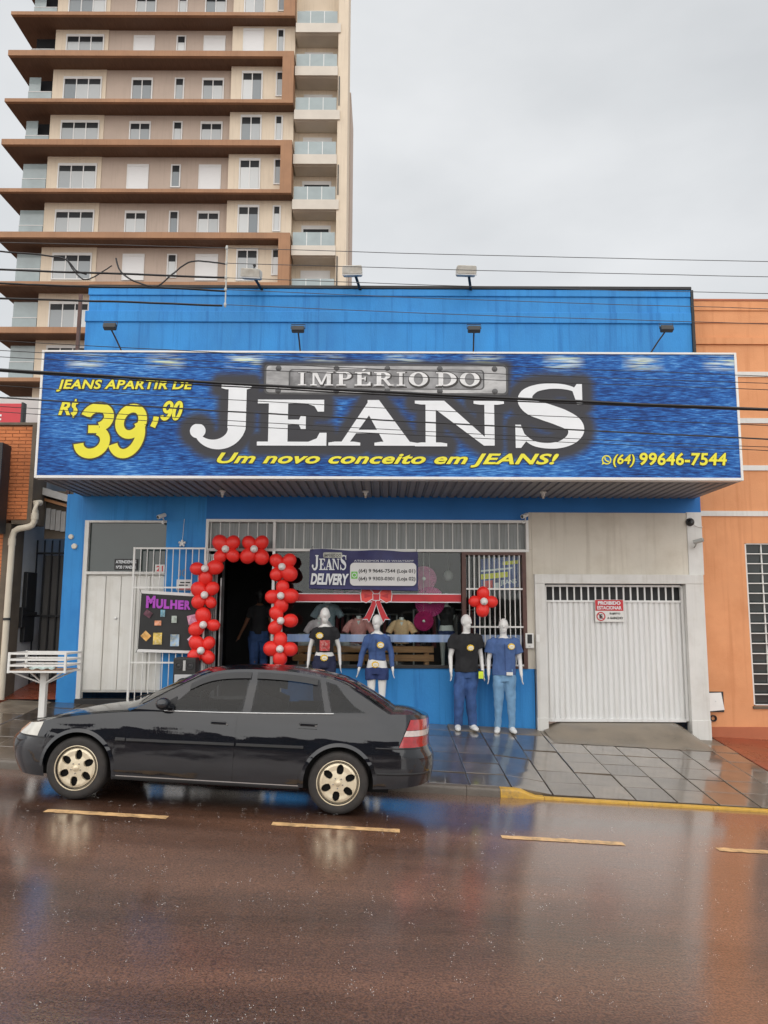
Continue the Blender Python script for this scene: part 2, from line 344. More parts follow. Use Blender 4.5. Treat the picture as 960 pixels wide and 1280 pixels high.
def road_mat():
    m = bpy.data.materials.new('wet_asphalt'); m.use_nodes = True; N = m.node_tree; L = N.links; p = N.nodes['Principled BSDF']
    geo = N.nodes.new('ShaderNodeNewGeometry')
    def noise(sc, det=5, st=None, rough=.55):
        n = N.nodes.new('ShaderNodeTexNoise'); n.inputs['Scale'].default_value = sc; n.inputs['Detail'].default_value = det; n.inputs['Roughness'].default_value = rough
        if st:
            mp = N.nodes.new('ShaderNodeMapping'); mp.inputs['Scale'].default_value = st; L.new(geo.outputs['Position'], mp.inputs[0]); L.new(mp.outputs[0], n.inputs['Vector'])
        else: L.new(geo.outputs['Position'], n.inputs['Vector'])
        return n.outputs[0]
    def mr(i, a, b, c, d):
        r = N.nodes.new('ShaderNodeMapRange'); r.inputs[1].default_value = a; r.inputs[2].default_value = b; r.inputs[3].default_value = c; r.inputs[4].default_value = d; L.new(i, r.inputs[0]); return r.outputs[0]
    big = noise(0.75, 7, (0.22, 1.4, 1), .62); grain = noise(75, 3); mid = noise(16, 6, (.45, 1.7, 1))
    cr = N.nodes.new('ShaderNodeValToRGB'); cr.color_ramp.elements[0].position = .32; cr.color_ramp.elements[0].color = (0.060, 0.030, 0.019, 1)
    cr.color_ramp.elements[1].position = .68; cr.color_ramp.elements[1].color = (0.185, 0.086, 0.050, 1); L.new(big, cr.inputs[0])
    g = mr(grain, .35, .7, .5, 1.75)
    v = N.nodes.new('ShaderNodeVectorMath'); v.operation = 'SCALE'; L.new(cr.outputs[0], v.inputs[0]); L.new(g, v.inputs['Scale'])
    L.new(v.outputs[0], p.inputs['Base Color']); L.new(mr(big, .35, .65, .34, .5), p.inputs['Roughness'])
    p.inputs['Specular IOR Level'].default_value = 0.5
    p.inputs['Coat Weight'].default_value = 1.0; p.inputs['Coat IOR'].default_value = 2.1
    L.new(mr(big, .35, .66, .02, .15), p.inputs['Coat Roughness'])
    b = N.nodes.new('ShaderNodeBump'); b.inputs['Strength'].default_value = .5; b.inputs['Distance'].default_value = .006; L.new(grain, b.inputs['Height'])
    b2 = N.nodes.new('ShaderNodeBump'); b2.inputs['Strength'].default_value = .35; b2.inputs['Distance'].default_value = .008; L.new(mid, b2.inputs['Height']); L.new(b.outputs[0], b2.inputs['Normal'])
    L.new(b2.outputs[0], p.inputs['Normal'])
    b3 = N.nodes.new('ShaderNodeBump'); b3.inputs['Strength'].default_value = .10; b3.inputs['Distance'].default_value = .006; L.new(grain, b3.inputs['Height'])
    b4 = N.nodes.new('ShaderNodeBump'); b4.inputs['Strength'].default_value = .08; b4.inputs['Distance'].default_value = .008; L.new(mid, b4.inputs['Height']); L.new(b3.outputs[0], b4.inputs['Normal'])
    L.new(b4.outputs[0], p.inputs['Coat Normal'])
    return m
road_m = road_mat()

# ------------------------------------------------------------------ ground, road, kerb, pavement
SL = 0.0515
KERB_Y, WALL_Y = 9.5, 13.0
def g_road(y): return -0.08*max(0.0, (y-7.5)/2.0)**1.3
def road_z(x, y): return -SL*x+g_road(min(y, KERB_Y))
def drop(x): return sstep(1.62, 1.84, x)                     # lowered kerb in front of the garage
def side_z(x, y):
    t = (y-KERB_Y)/(WALL_Y-KERB_Y); f = 0.015+(-0.055-0.015)*drop(x)
    return -SL*x+f+(0.27-f)*t
def tagk(o): o['kind'] = 'structure'; return o

m = MB(); xs = [-70, -30, -15]+[-10+i for i in range(21)]+[15, 30, 70]; ys = [-14, -6, 0, 3, 5, 6.5, 7.5, 8, 8.5, 9, 9.25, 9.52]
w = len(ys); m.add([(x, y, road_z(x, y)) for x in xs for y in ys], [(i*w+j, (i+1)*w+j, (i+1)*w+j+1, i*w+j+1) for i in range(len(xs)-1) for j in range(w-1)])
road = tagk(m.build('road', road_m, smooth=60))
m = MB(); m.grid(lambda a, b: (-400+800*a, -300+900*b, -SL*(-400+800*a)-0.9), 8, 8)
ground = tagk(m.build('ground', soil_m))
for (x0, x1) in ((-3.158, -2.014), (-1.036, .16), (1.111, 2.252), (3.121, 4.35), (5.3, 6.5), (-5.3, -4.15)):
    m = MB(); m.grid(lambda a, b: (x0+(x1-x0)*a+.02*mnoise.noise(Vector((x0, b*3, 5))), 7.455+.11*b+.016*mnoise.noise(Vector((a*14+x0*3, b*9, 0))), road_z(x0+(x1-x0)*a, 7.5)+.004), 40, 1); m.build('lane_dash', dash_paint, road)

# kerb stones, one metre each, the last one before the garage painted yellow
def kerb_stone(x0, x1, mt):
    wd = .07 if x0 > 1.9 else .12
    m = MB(); n = 6; sec = []
    for i in range(n+1):
        x = x0+(x1-x0)*i/n; top = side_z(x, KERB_Y)+.004; bot = road_z(x, KERB_Y)-.1; r = min(.03, .4*(top-road_z(x, KERB_Y)))
        sec.append([(x, KERB_Y, bot), (x, KERB_Y, top-r), (x, KERB_Y+.3*r, top-.3*r), (x, KERB_Y+r, top), (x, KERB_Y+wd, top), (x, KERB_Y+wd, bot)])
    m.add([p for s in sec for p in s], [(i*6+j, i*6+(j+1) % 6, (i+1)*6+(j+1) % 6, (i+1)*6+j) for i in range(n) for j in range(6)]+[tuple(range(6)), tuple(range(n*6+5, n*6-1, -1))])
    return m.build('kerb_stone', mt, kerb, smooth=50)
kerb = thing('kerb', None, None, (0, KERB_Y, 0)); kerb['kind'] = 'structure'
x = -9.0
while x < 9.0:
    x1 = x+.995
    if x < 1.4 < x1: kerb_stone(x, 1.395, kerb_m); kerb_stone(1.4, 1.92, yellow_paint); x = 1.925; continue
    kerb_stone(x, x1, yellow_paint if x > 1.4 else kerb_m); x += 1.0

# pavement slabs over a bed
m = MB(); m.grid(lambda a, b: (-9+18*a, KERB_Y+.11+(13.05-KERB_Y-.11)*b, side_z(-9+18*a, KERB_Y+.11+(13.05-KERB_Y-.11)*b)-.022), 72, 6)
pave = tagk(m.build('sidewalk', kerb_m, smooth=60))
def slab(x0, x1, y0, y1, mt, jit=.005, zf=side_z, parent=pave, name='paving_slab', gap=.007):
    g = gap; dz = random.uniform(-jit, jit); tx = random.uniform(-jit, jit); x0, x1, y0, y1 = x0+g, x1-g, y0+g, y1-g
    top = [(x0, y0), (x1, y0), (x1, y1), (x0, y1)]
    vs = [(a, b, zf(a, b)-.03) for a, b in top]+[(a, b, zf(a, b)+dz+(tx if a == x1 else 0)-.004) for a, b in top]
    e = .006
    vs += [(a+(e if a == x0 else -e), b+(e if b == y0 else -e), zf(a, b)+dz+(tx if a == x1 else 0)) for a, b in top]
    f = [(0, 1, 5, 4), (1, 2, 6, 5), (2, 3, 7, 6), (3, 0, 4, 7), (4, 5, 9, 8), (5, 6, 10, 9), (6, 7, 11, 10), (7, 4, 8, 11), (8, 9, 10, 11)]
    m = MB(); m.add(vs, f); return m.build(name, mt, parent, fixn=False)
rows = [KERB_Y+.12+i*.5 for i in range(6)]+[12.55, 12.99]
for i in range(-11, 11):
    x0 = .05+i*.5
    if x0 < -5.5: continue
    for y0, y1 in zip(rows, rows[1:]):
        slab(x0, min(x0+.5, 5.44), y0, y1, concrete if (y0 > 12.5 and x0 > 1) else tile_m)
for i in range(3):                                           # red painted forecourts of the neighbours
    slab(5.46+i*1.2, 5.46+(i+1)*1.2, KERB_Y+.12, 13.2, red_floor, gap=.003)
for i in range(5): slab(-9+i*.7, -9+(i+1)*.7 if i < 4 else -5.47, KERB_Y+.12, 12.0, tile_m)
for i in range(5): slab(-9+i*.7, -9+(i+1)*.7 if i < 4 else -5.47, 12.0, 13.0, red_floor if i % 2 else concrete)

# concrete ramp up to the garage gate
m = MB()
def ramp(a, b):
    x = 2.62+(5.12-2.62)*a; y = 12.15+(13.12-12.15)*b; e = min(a, 1-a)*8
    base = side_z(x, min(y, 13))+.004; k = sstep(0, .95, b)
    return (x, y, base+(max(0, .245-base))*k*min(1, .12+e)+.0)
m.grid(ramp, 24, 12)
tagk(m.build('garage_ramp', concrete, smooth=60))
# alley floor between the brick house and the blue shop
m = MB(); m.grid(lambda a, b: (-6.5+1.1*a, 12.98+5*b, side_z(-6, 13)+.01+.75*b), 4, 8)
tagk(m.build('alley_ramp', red_floor, smooth=60))

# ------------------------------------------------------------------ the blue shop
shop = thing('blue_shop', 'blue painted clothing shop with parapet, canopy, show windows and white garage', 'shop', (0, 13, 0))
def sbox(name, mt, *b, bevel=0.0, parent=None):
    m = MB(); m.box(*b); return m.build(name, mt, parent or shop, bevel=bevel)
sbox('wall', blue, -5.42, -5.09, 13.0, 13.25, -.3, 4.02)                # left pier
sbox('wall', blue, -3.70, -3.03, 13.0, 13.25, -.3, 3.57)                # pier between door and shop front
sbox('wall', blue, -5.09, -3.03, 13.0, 13.25, 3.571, 4.02)
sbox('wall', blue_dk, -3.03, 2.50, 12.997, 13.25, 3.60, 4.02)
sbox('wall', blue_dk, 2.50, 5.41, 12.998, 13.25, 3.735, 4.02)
sbox('wall', blue, -1.875, 2.51, 13.0, 13.22, -.3, 1.11)                # below the show window
sbox('wall', blue, -5.28, 5.41, 13.0, 13.25, 4.02, 7.10)                # upper front
sbox('wall', blue, -5.42, -5.20, 13.25, 19.5, -.3, 4.5)                 # side walls
sbox('wall', blue, 5.2, 5.41, 13.25, 19.5, -.3, 7.6)
sbox('wall', blue, -5.42, 5.41, 19.5, 19.7, -.3, 7.0)
sbox('parapet', blue, -5.29, 5.413, 12.972, 13.25, 7.10, 7.30, bevel=.01)
sbox('parapet', blue, -5.235, 5.411, 12.99, 13.25, 7.30, 7.585)
sbox('parapet', blue, -5.25, 5.414, 12.965, 13.27, 7.585, 7.715, bevel=.012)
sbox('coping', rust_cap, -5.24, 5.43, 12.95, 13.30, 7.716, 7.775, bevel=.01)
sbox('edge_trim', rust_cap, 5.412, 5.46, 12.96, 13.1, 4.4, 7.715)
sbox('roof', rust_cap, -5.28, 5.20, 13.25, 19.5, 6.6, 6.75)
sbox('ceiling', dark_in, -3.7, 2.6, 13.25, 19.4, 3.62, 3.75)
sbox('shop_floor', shop_floor, -3.60, 2.5, 13.26, 17.8, .5, .645)
sbox('shop_floor', shop_floor, -3.02, -1.88, 13.02, 13.259, .5, .644)
sbox('step', concrete, -3.0, -1.9, 12.75, 13.0, .15, .50, bevel=.01)
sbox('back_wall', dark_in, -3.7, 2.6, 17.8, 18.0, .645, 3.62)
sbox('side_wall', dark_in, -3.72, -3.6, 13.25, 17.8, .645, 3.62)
sbox('side_wall', shop_wall, 2.5, 2.62, 13.25, 17.8, .645, 3.62)
# door bay on the left
sbox('door_frame', white_paint, -5.09, -5.02, 12.99, 13.12, .60, 3.571)
sbox('door_frame', white_paint, -5.02, -3.70, 12.99, 13.12, 2.655, 2.70)
sbox('door_frame', white_paint, -5.02, -3.70, 12.995, 13.12, 3.535, 3.571)
sbox('door_glass', glass_dk, -5.02, -3.705, 13.06, 13.08, 2.70, 3.535)
door = sbox('door', white_door, -5.02, -3.702, 13.07, 13.12, .70, 2.655)
xx = [-5.015, -4.70, -4.44, -4.18, -3.95, -3.705]
for a, b in zip(xx, xx[1:]): sbox('panel', white_door, a+.006, b-.006, 13.045, 13.07, .73, 2.63, bevel=.008, parent=door)
m = MB(); m.lathe([(0, -.035), (.02, -.03), (.024, -.01), (.012, 0)], (-4.50, 13.045, 1.92), 'y', 16); m.build('knob', alu, door, smooth=40)
sbox('threshold', black_metal, -5.09, -3.68, 12.94, 13.12, .38, .60, bevel=.01)
for (cx, cz, r) in ((-5.316, 3.287, .045), (-5.25, 3.125, .05)):
    m = MB(); m.lathe([(0, -.03), (r*.8, -.03), (r, -.015), (r, 0)], (cx, 13, cz), 'y', 14); m.build('conduit_cap', beige, shop, smooth=40)
# shop front: transom band with bars, show window, grille window
sbox('transom_glazing', frost, -3.0, 2.42, 13.10, 13.12, 3.10, 3.56)
for z0, z1 in ((3.555, 3.60), (3.055, 3.10)): sbox('window_frame', white_metal, -3.028, 2.46, 12.99, 13.10, z0, z1)
for x0 in (-3.028, -1.885, 2.415): sbox('window_frame', white_metal, x0, x0+.045, 12.985, 13.098, 3.10, 3.555)
bar0 = None; k = 0
for i in range(34):
    x0 = -2.94+i*.158
    if abs(x0+1.87) < .06 or x0 > 2.4: continue
    if bar0 is None:
        m = MB(); m.tube([(x0, 12.99, 3.10), (x0, 12.99, 3.555)], .0075, 8); bar0 = m.build('bar', white_metal, shop, smooth=60)
    else: copy_part(bar0, shop, (x0, 12.99, 3.3275))
sbox('door_jamb', white_metal, -3.028, -2.965, 12.985, 13.1, .50, 3.055)
sbox('door_jamb', alu, -1.885, -1.84, 12.985, 13.1, .50, 3.055)
for i in range(5): sbox('folding_gate_slat', alu, -2.955+i*.032, -2.94+i*.032, 13.0+.012*(i % 2), 13.06+.012*(i % 2), .52, 3.0)
sbox('door_leaf_frame', black_metal, -2.74, -2.70, 13.05, 13.1, .52, 3.02)
sbox('door_leaf_frame', alu, -2.765, -2.745, 13.05, 13.09, .52, 2.6)
for i, (a, b) in enumerate(((-1.84, -.70), (-.70, .48), (.48, 1.315))):
    o = sbox('window_pane', glass, a+.003, b-.003, 13.09, 13.10, 1.165, 3.055)
sbox('window_sill', black_metal, -1.875, 1.335, 12.97, 13.12, 1.112, 1.162, bevel=.004)
sbox('window_pane', glass, 1.40, 2.335, 13.12, 13.13, 1.16, 3.02)
for b in ((1.32, 1.385, 12.96, 13.13, 1.115, 3.053), (2.335, 2.40, 12.96, 13.13, 1.115, 3.053)): sbox('grille_frame', brown_metal, *b)
for z0, z1 in ((3.0, 3.053), (1.115, 1.155)): sbox('grille_frame', brown_metal, 1.385, 2.335, 12.965, 13.13, z0, z1)
gb = None
for i in range(11):
    x0 = 1.44+i*.085
    if gb is None:
        m = MB(); m.tube([(x0, 12.975, 1.155), (x0, 12.975, 3.0)], .009, 8); gb = m.build('grille_bar', white_metal, shop, smooth=60)
    else: copy_part(gb, shop, (x0, 12.975, 2.0775))
for z0 in (2.43, 1.80, 1.17): sbox('grille_rail', white_metal, 1.386, 2.334, 12.955, 12.965, z0-.014, z0+.014)
sbox('strip', beige, 2.402, 2.53, 13.0, 13.12, 1.11, 3.10)
sbox('strip', beige, 2.462, 2.51, 12.99, 13.12, 3.101, 3.734)
# garage bay
sbox('garage_panel', beige, 2.512, 5.15, 12.985, 13.12, 2.68, 3.733)
sbox('garage_post', white_paint, 5.151, 5.405, 12.97, 13.12, 2.68, 3.745, bevel=.006)
sbox('garage_lintel', white_paint, 2.53, 5.36, 12.90, 13.12, 2.525, 2.679, bevel=.006)
sbox('garage_post', white_paint, 2.53, 2.70, 12.905, 13.12, -.3, 2.524, bevel=.006)
sbox('garage_post', white_paint, 5.055, 5.36, 12.905, 13.12, -.4, 2.524, bevel=.006)
sbox('post_base', white_paint, 2.522, 2.706, 12.895, 13.0, -.3, .33, bevel=.006)
sbox('post_base', white_paint, 5.05, 5.366, 12.895, 13.0, -.4, .30, bevel=.006)
gate = sbox('garage_gate', gate_white, 2.705, 5.05, 13.075, 13.09, .27, 2.22)
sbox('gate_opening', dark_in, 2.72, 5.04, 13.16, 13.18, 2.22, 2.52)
for b in ((2.705, 2.745, .27, 2.50), (5.01, 5.05, .27, 2.50)): sbox('gate_frame', gate_white, b[0], b[1], 13.02, 13.09, b[2], b[3], parent=gate)
for z0, z1 in ((.255, .30), (2.215, 2.25), (2.475, 2.51)): sbox('gate_frame', gate_white, 2.746, 5.009, 13.025, 13.085, z0, z1, parent=gate)
rib0 = None; nr = 25; wr = (5.009-2.746)/nr
for i in range(nr):
    cx = 2.746+wr*(i+.5)
    if rib0 is None:
        m = MB(); a = cx-wr/2+.004; b = cx+wr/2-.004
        m.add([(a, 13.075, .30), (a+.018, 13.047, .30), (b-.018, 13.047, .30), (b, 13.075, .30), (a, 13.075, 2.215), (a+.018, 13.047, 2.215), (b-.018, 13.047, 2.215), (b, 13.075, 2.215)], [(0, 1, 5, 4), (1, 2, 6, 5), (2, 3, 7, 6)])
        rib0 = m.build('gate_slat', gate_white, gate)
    else: copy_part(rib0, gate, (cx, rib0['_w'][1], rib0['_w'][2]))
gbar = None
for i in range(1, 19):
    cx = 2.746+(5.009-2.746)*i/19
    if gbar is None: m = MB(); m.box(cx-.012, cx+.012, 13.05, 13.07, 2.25, 2.475); gbar = m.build('gate_bar', gate_white, gate)
    else: copy_part(gbar, gate, (cx, 13.06, 2.3625))
# canopy behind the signboard
s0 = None; ns = 74; ws = (5.30+5.14)/ns
for i in range(ns):
    cx = -5.14+ws*(i+.5)
    if s0 is None:
        a, b = cx-ws/2+.002, cx+ws/2-.002; m = MB()
        prof = [(a, 4.03), (a, 4.008), (a+.03, 4.008), (a+.045, 3.985), (b-.012, 3.985), (b, 4.03)]
        m.add([(p, y, q) for y in (11.40, 12.995) for p, q in prof], [(j, j+1, j+7, j+6) for j in range(5)]+[(5, 0, 6, 11)]+[tuple(range(6)), tuple(range(11, 5, -1))])
        s0 = m.build('soffit_strip', soffit, shop)
    else: copy_part(s0, shop, (cx, s0['_w'][1], s0['_w'][2]))
sbox('canopy_roof', soffit, -5.15, 5.31, 11.42, 13.0, 4.30, 4.33)
for x0 in (-5.17, 5.305): sbox('canopy_end', soffit, x0, x0+.025, 11.41, 13.0, 3.99, 4.40)
# ------------------------------------------------------------------ signboard over the canopy
SX0, SX1, SZ0, SZ1, SY = -5.20, 5.34, 3.99, 5.96, 11.25
def sx(u, v=520): return at(u, v, SY).x
def sz(v, u=480): return at(u, v, SY).z
sign = thing('shop_signboard', 'wide denim blue signboard with white JEANS lettering above the shop canopy', 'signboard', (0, SY+.08, SZ0))

# serif capitals built from strokes; every glyph lives in a 0..1 box
def P4(*q): return [(list(q), [tuple(range(len(q)))])]
def rect(x0, x1, y0, y1): return P4((x0, y0), (x1, y0), (x1, y1), (x0, y1))
def ring(cx, cy, rx, ry, tx, ty, a0=0, a1=360, n=36):
    o = arc(cx, cy, rx, ry, a0, a1, n); i = arc(cx, cy, rx-tx, ry-ty, a0, a1, n)
    return [(o+i, [(k, k+1, n+2+k, n+1+k) for k in range(n)])]
SER = .085
def slab_serif(x0, x1, y, up): return P4((x0, y), (x1, y), (x1, y+SER*up*.75), (x1-.07, y+SER*up), (x0+.07, y+SER*up), (x0, y+SER*up*.75))
GL = {}
GL['I'] = rect(.32, .68, .02, .98)+slab_serif(.05, .95, 0, 1)+slab_serif(.05, .95, 1, -1)
GL['E'] = rect(.16, .44, .02, .98)+P4((0, 0), (1, 0), (1, .28), (.90, .28), (.86, .16), (.74, .085), (0, .085))+P4((0, 1), (.96, 1), (.96, .74), (.87, .74), (.82, .86), (.70, .915), (0, .915))+P4((.44, .455), (.60, .455), (.63, .36), (.70, .36), (.70, .66), (.63, .66), (.60, .565), (.44, .565))
GL['A'] = P4((.14, .06), (.235, .06), (.53, .86), (.46, 1))+P4((.44, 1), (.57, 1), (.93, .06), (.63, .06), (.44, .72))+rect(.27, .68, .27, .345)+slab_serif(0, .36, 0, 1)+slab_serif(.52, 1, 0, 1)
GL['N'] = rect(.12, .235, .05, .97)+rect(.78, .89, .03, .97)+P4((.10, 1), (.33, 1), (.89, .02), (.77, .02))+slab_serif(0, .36, 0, 1)+slab_serif(.66, 1.0, 1, -1)+slab_serif(0, .33, 1, -1)
GL['M'] = rect(.10, .19, .05, .97)+rect(.72, .90, .05, .97)+P4((.10, 1), (.29, 1), (.54, .06), (.44, .06))+P4((.44, .06), (.54, .06), (.80, 1), (.72, 1))+slab_serif(0, .30, 0, 1)+slab_serif(.62, 1, 0, 1)+slab_serif(0, .2, 1, -1)+slab_serif(.75, 1, 1, -1)
GL['P'] = rect(.16, .42, .05, .97)+slab_serif(0, .60, 0, 1)+slab_serif(0, .5, 1, -1)+ring(.55, .72, .40, .28, .26, .085, -90, 90, 20)+rect(.40, .56, .915, 1)+rect(.40, .56, .44, .525)
GL['R'] = rect(.14, .38, .05, .97)+slab_serif(0, .52, 0, 1)+slab_serif(0, .45, 1, -1)+ring(.48, .73, .36, .27, .24, .085, -90, 90, 20)+rect(.36, .49, .915, 1)+rect(.36, .49, .46, .545)+P4((.44, .50), (.62, .52), (.86, .085), (1, .085), (1, 0), (.72, 0))
GL['O'] = ring(.5, .5, .5, .52, .26, .09)
GL['D'] = rect(.12, .36, .05, .97)+slab_serif(0, .3, 0, 1)+slab_serif(0, .3, 1, -1)+ring(.46, .5, .54, .5, .27, .085, -90, 90, 26)+rect(.34, .47, .915, 1)+rect(.34, .47, 0, .085)
_acc = P4((.42, 1.06), (.56, 1.06), (.74, 1.22), (.56, 1.22))
GL['É'] = GL['E']+_acc
def jglyph():
    pts = [(.80, .97), (.80, .60), (.80, .36)]+arc(.47, .33, .33, .285, 0, -148, 22)[1:]; w = [.29, .29, .29]+[.29-.21*(i/21)**.8 for i in range(22)]
    ball = [(arc(.185, .255, .125, .115, 0, 360, 24)[:-1], [tuple(range(24))])]
    return [stroke(pts, w)]+ball+slab_serif(.54, 1.02, 1.0, -1)
GL['J'] = jglyph()
def sglyph():
    pts = [(.90, .80), (.84, .90), (.70, .955), (.50, .965), (.32, .93), (.20, .84), (.185, .73), (.27, .63), (.45, .555), (.64, .475), (.79, .38), (.835, .27), (.78, .15), (.64, .06), (.46, .035), (.28, .07), (.16, .17), (.09, .28)]
    w = [.05, .06, .075, .085, .11, .17, .215, .25, .27, .27, .25, .215, .16, .11, .085, .075, .06, .05]
    fine = []; fw = []
    for i in range(len(pts)-1):                              # Catmull-Rom smoothing
        p0, p1, p2, p3 = pts[max(i-1, 0)], pts[i], pts[i+1], pts[min(i+2, len(pts)-1)]
        for k in range(5):
            t = k/5; fine.append(tuple(.5*((2*b)+(-a+c)*t+(2*a-5*b+4*c-d)*t*t+(-a+3*b-3*c+d)*t**3) for a, b, c, d in zip(p0, p1, p2, p3))); fw.append(w[i]+(w[i+1]-w[i])*t)
    fine.append(pts[-1]); fw.append(w[-1])
    return [stroke(fine, fw)]+P4((.86, .68), (.93, .68), (.93, 1.0), (.86, 1.0), (.80, .90))+P4((.04, 0), (.11, 0), (.19, .12), (.11, .36), (.04, .36))
GL['S'] = sglyph()
def glyph_polys(ch, x0, x1, z0, z1):
    return [([(x0+(x1-x0)*a, z0+(z1-z0)*b) for a, b in vs], fs) for vs, fs in GL[ch]]
def glyph(ch, x0, x1, z0, z1, y, material, parent, name='letter', dx=0, dz=0):
    m = MB()
    for i, (vs, fs) in enumerate(glyph_polys(ch, x0, x1, z0, z1)): m.add([(x+dx, y-.0004*i, z+dz) for x, z in vs], fs)
    o = m.build(name, material, parent)
    return o
JEANS = [('J', 233.5, 312, 480, 559), ('E', 322, 408.5, 499.6, 557), ('A', 411, 521, 500, 557), ('N', 518.5, 630, 501, 558), ('S', 640, 735, 480, 560)]
jz = [(c, sx(a), sx(b), sz(d, a), sz(e, a)) for c, a, b, e, d in JEANS]

# printed face: denim streaks, worn band on top, charcoal shadow printed round the letters
NXG, NZG = 340, 64
gx = np.linspace(SX0+.02, SX1-.02, NXG+1); gz = np.linspace(SZ0+.02, SZ1-.02, NZG+1)
GX, GZ = np.meshgrid(gx, gz, indexing='ij'); dist = np.full(GX.shape, 9.0)
for c, x0, x1, z0, z1 in jz:
    for vs, fs in glyph_polys(c, x0, x1, z0, z1):
        for q in fs:
            for k in range(len(q)):
                a = np.array(vs[q[k]]); b = np.array(vs[q[(k+1) % len(q)]]); d = b-a; L2 = max(1e-9, d @ d)
                t = np.clip(((GX-a[0])*d[0]+(GZ-a[1])*d[1])/L2, 0, 1)
                dist = np.minimum(dist, np.hypot(GX-a[0]-t*d[0], GZ-a[1]-t*d[1]))
pl = (sx(331), sx(634), sz(492), sz(457))
dd = np.hypot(np.maximum(np.maximum(pl[0]-GX, GX-pl[1]), 0), np.maximum(np.maximum(pl[2]-GZ, GZ-pl[3]), 0))
halo = np.maximum(np.clip(1-(dist-.10)/.16, 0, 1), np.clip(1-(dd-.02)/.12, 0, 1)); halo = halo*halo*(3-2*halo)
m = MB(); m.grid(lambda a, b: (gx[int(round(a*NXG))], SY, gz[int(round(b*NZG))]), NXG, NZG, flip=False)
face_mat = bpy.data.materials.new('denim_print'); face_mat.use_nodes = True
def denim():
    N = face_mat.node_tree; L = N.links; p = N.nodes['Principled BSDF']; geo = N.nodes.new('ShaderNodeNewGeometry')
    def nz(st, sc, det, ro=.6):
        mp = N.nodes.new('ShaderNodeMapping'); mp.inputs['Scale'].default_value = st; L.new(geo.outputs['Position'], mp.inputs[0])
        n = N.nodes.new('ShaderNodeTexNoise'); n.inputs['Scale'].default_value = sc; n.inputs['Detail'].default_value = det; n.inputs['Roughness'].default_value = ro; L.new(mp.outputs[0], n.inputs['Vector']); return n.outputs[0]
    st = nz((2.6, 1, 24), 2.6, 6, .65); big = nz((.8, 1, 1.3), 1.0, 3)
    ad = N.nodes.new('ShaderNodeMath'); ad.operation = 'MULTIPLY_ADD'; ad.inputs[1].default_value = .45; L.new(big, ad.inputs[0]); L.new(st, ad.inputs[2])
    cr = N.nodes.new('ShaderNodeValToRGB'); e = cr.color_ramp.elements
    e[0].position = .50; e[0].color = (.005, .018, .085, 1); e[1].position = .98; e[1].color = (.15, .40, .74, 1)
    x = e.new(.66); x.color = (.013, .062, .25, 1); x = e.new(.78); x.color = (.024, .145, .47, 1); L.new(ad.outputs[0], cr.inputs[0])
    # frayed pale band near the top edge
    sep = N.nodes.new('ShaderNodeSeparateXYZ'); L.new(geo.outputs['Position'], sep.inputs[0])
    d = N.nodes.new('ShaderNodeMath'); d.operation = 'SUBTRACT'; d.inputs[1].default_value = 5.80; L.new(sep.outputs['Z'], d.inputs[0])
    ab = N.nodes.new('ShaderNodeMath'); ab.operation = 'ABSOLUTE'; L.new(d.outputs[0], ab.inputs[0])
    bd = N.nodes.new('ShaderNodeMapRange'); bd.inputs[1].default_value = .04; bd.inputs[2].default_value = .14; bd.inputs[3].default_value = 1; bd.inputs[4].default_value = 0; L.new(ab.outputs[0], bd.inputs[0])
    wv = N.nodes.new('ShaderNodeMath'); wv.operation = 'SINE'; ms = N.nodes.new('ShaderNodeMath'); ms.operation = 'MULTIPLY'; ms.inputs[1].default_value = 5.2; L.new(sep.outputs['X'], ms.inputs[0]); L.new(ms.outputs[0], wv.inputs[0])
    wr = N.nodes.new('ShaderNodeMapRange'); wr.inputs[1].default_value = -.2; wr.inputs[2].default_value = .9; L.new(wv.outputs[0], wr.inputs[0])
    fr = nz((1.0, 1, 26), 2.0, 4, .5); frr = N.nodes.new('ShaderNodeMapRange'); frr.inputs[1].default_value = .44; frr.inputs[2].default_value = .58; L.new(fr, frr.inputs[0])
    m1 = N.nodes.new('ShaderNodeMath'); m1.operation = 'MULTIPLY'; L.new(bd.outputs[0], m1.inputs[0]); L.new(wr.outputs[0], m1.inputs[1])
    m2 = N.nodes.new('ShaderNodeMath'); m2.operation = 'MULTIPLY'; L.new(m1.outputs[0], m2.inputs[0]); L.new(frr.outputs[0], m2.inputs[1])
    mixb = N.nodes.new('ShaderNodeMix'); mixb.data_type = 'RGBA'; L.new(m2.outputs[0], mixb.inputs[0]); L.new(cr.outputs[0], mixb.inputs[6])
    c2 = N.nodes.new('ShaderNodeValToRGB'); c2.color_ramp.elements[0].color = (.62, .70, .45, 1); c2.color_ramp.elements[0].position = .45; c2.color_ramp.elements[1].color = (.62, .74, .80, 1); c2.color_ramp.elements[1].position = .55; L.new(nz((.5, 1, 18), 1.5, 3), c2.inputs[0]); L.new(c2.outputs[0], mixb.inputs[7])
    at_ = N.nodes.new('ShaderNodeAttribute'); at_.attribute_name = 'print_halo'
    mh = N.nodes.new('ShaderNodeMix'); mh.data_type = 'RGBA'; L.new(at_.outputs['Fac'], mh.inputs[0]); L.new(mixb.outputs[2], mh.inputs[6]); mh.inputs[7].default_value = (.052, .052, .058, 1)
    L.new(mh.outputs[2], p.inputs['Base Color']); p.inputs['Roughness'].default_value = .5; p.inputs['Specular IOR Level'].default_value = .2
    b = N.nodes.new('ShaderNodeBump'); b.inputs['Strength'].default_value = .05; L.new(big, b.inputs['Height']); L.new(b.outputs[0], p.inputs['Normal'])
denim()
face = m.build('printed_face', face_mat, sign, fixn=False)
attr = face.data.attributes.new('print_halo', 'FLOAT', 'POINT'); attr.data.foreach_set('value', halo.reshape(-1).astype(np.float32))
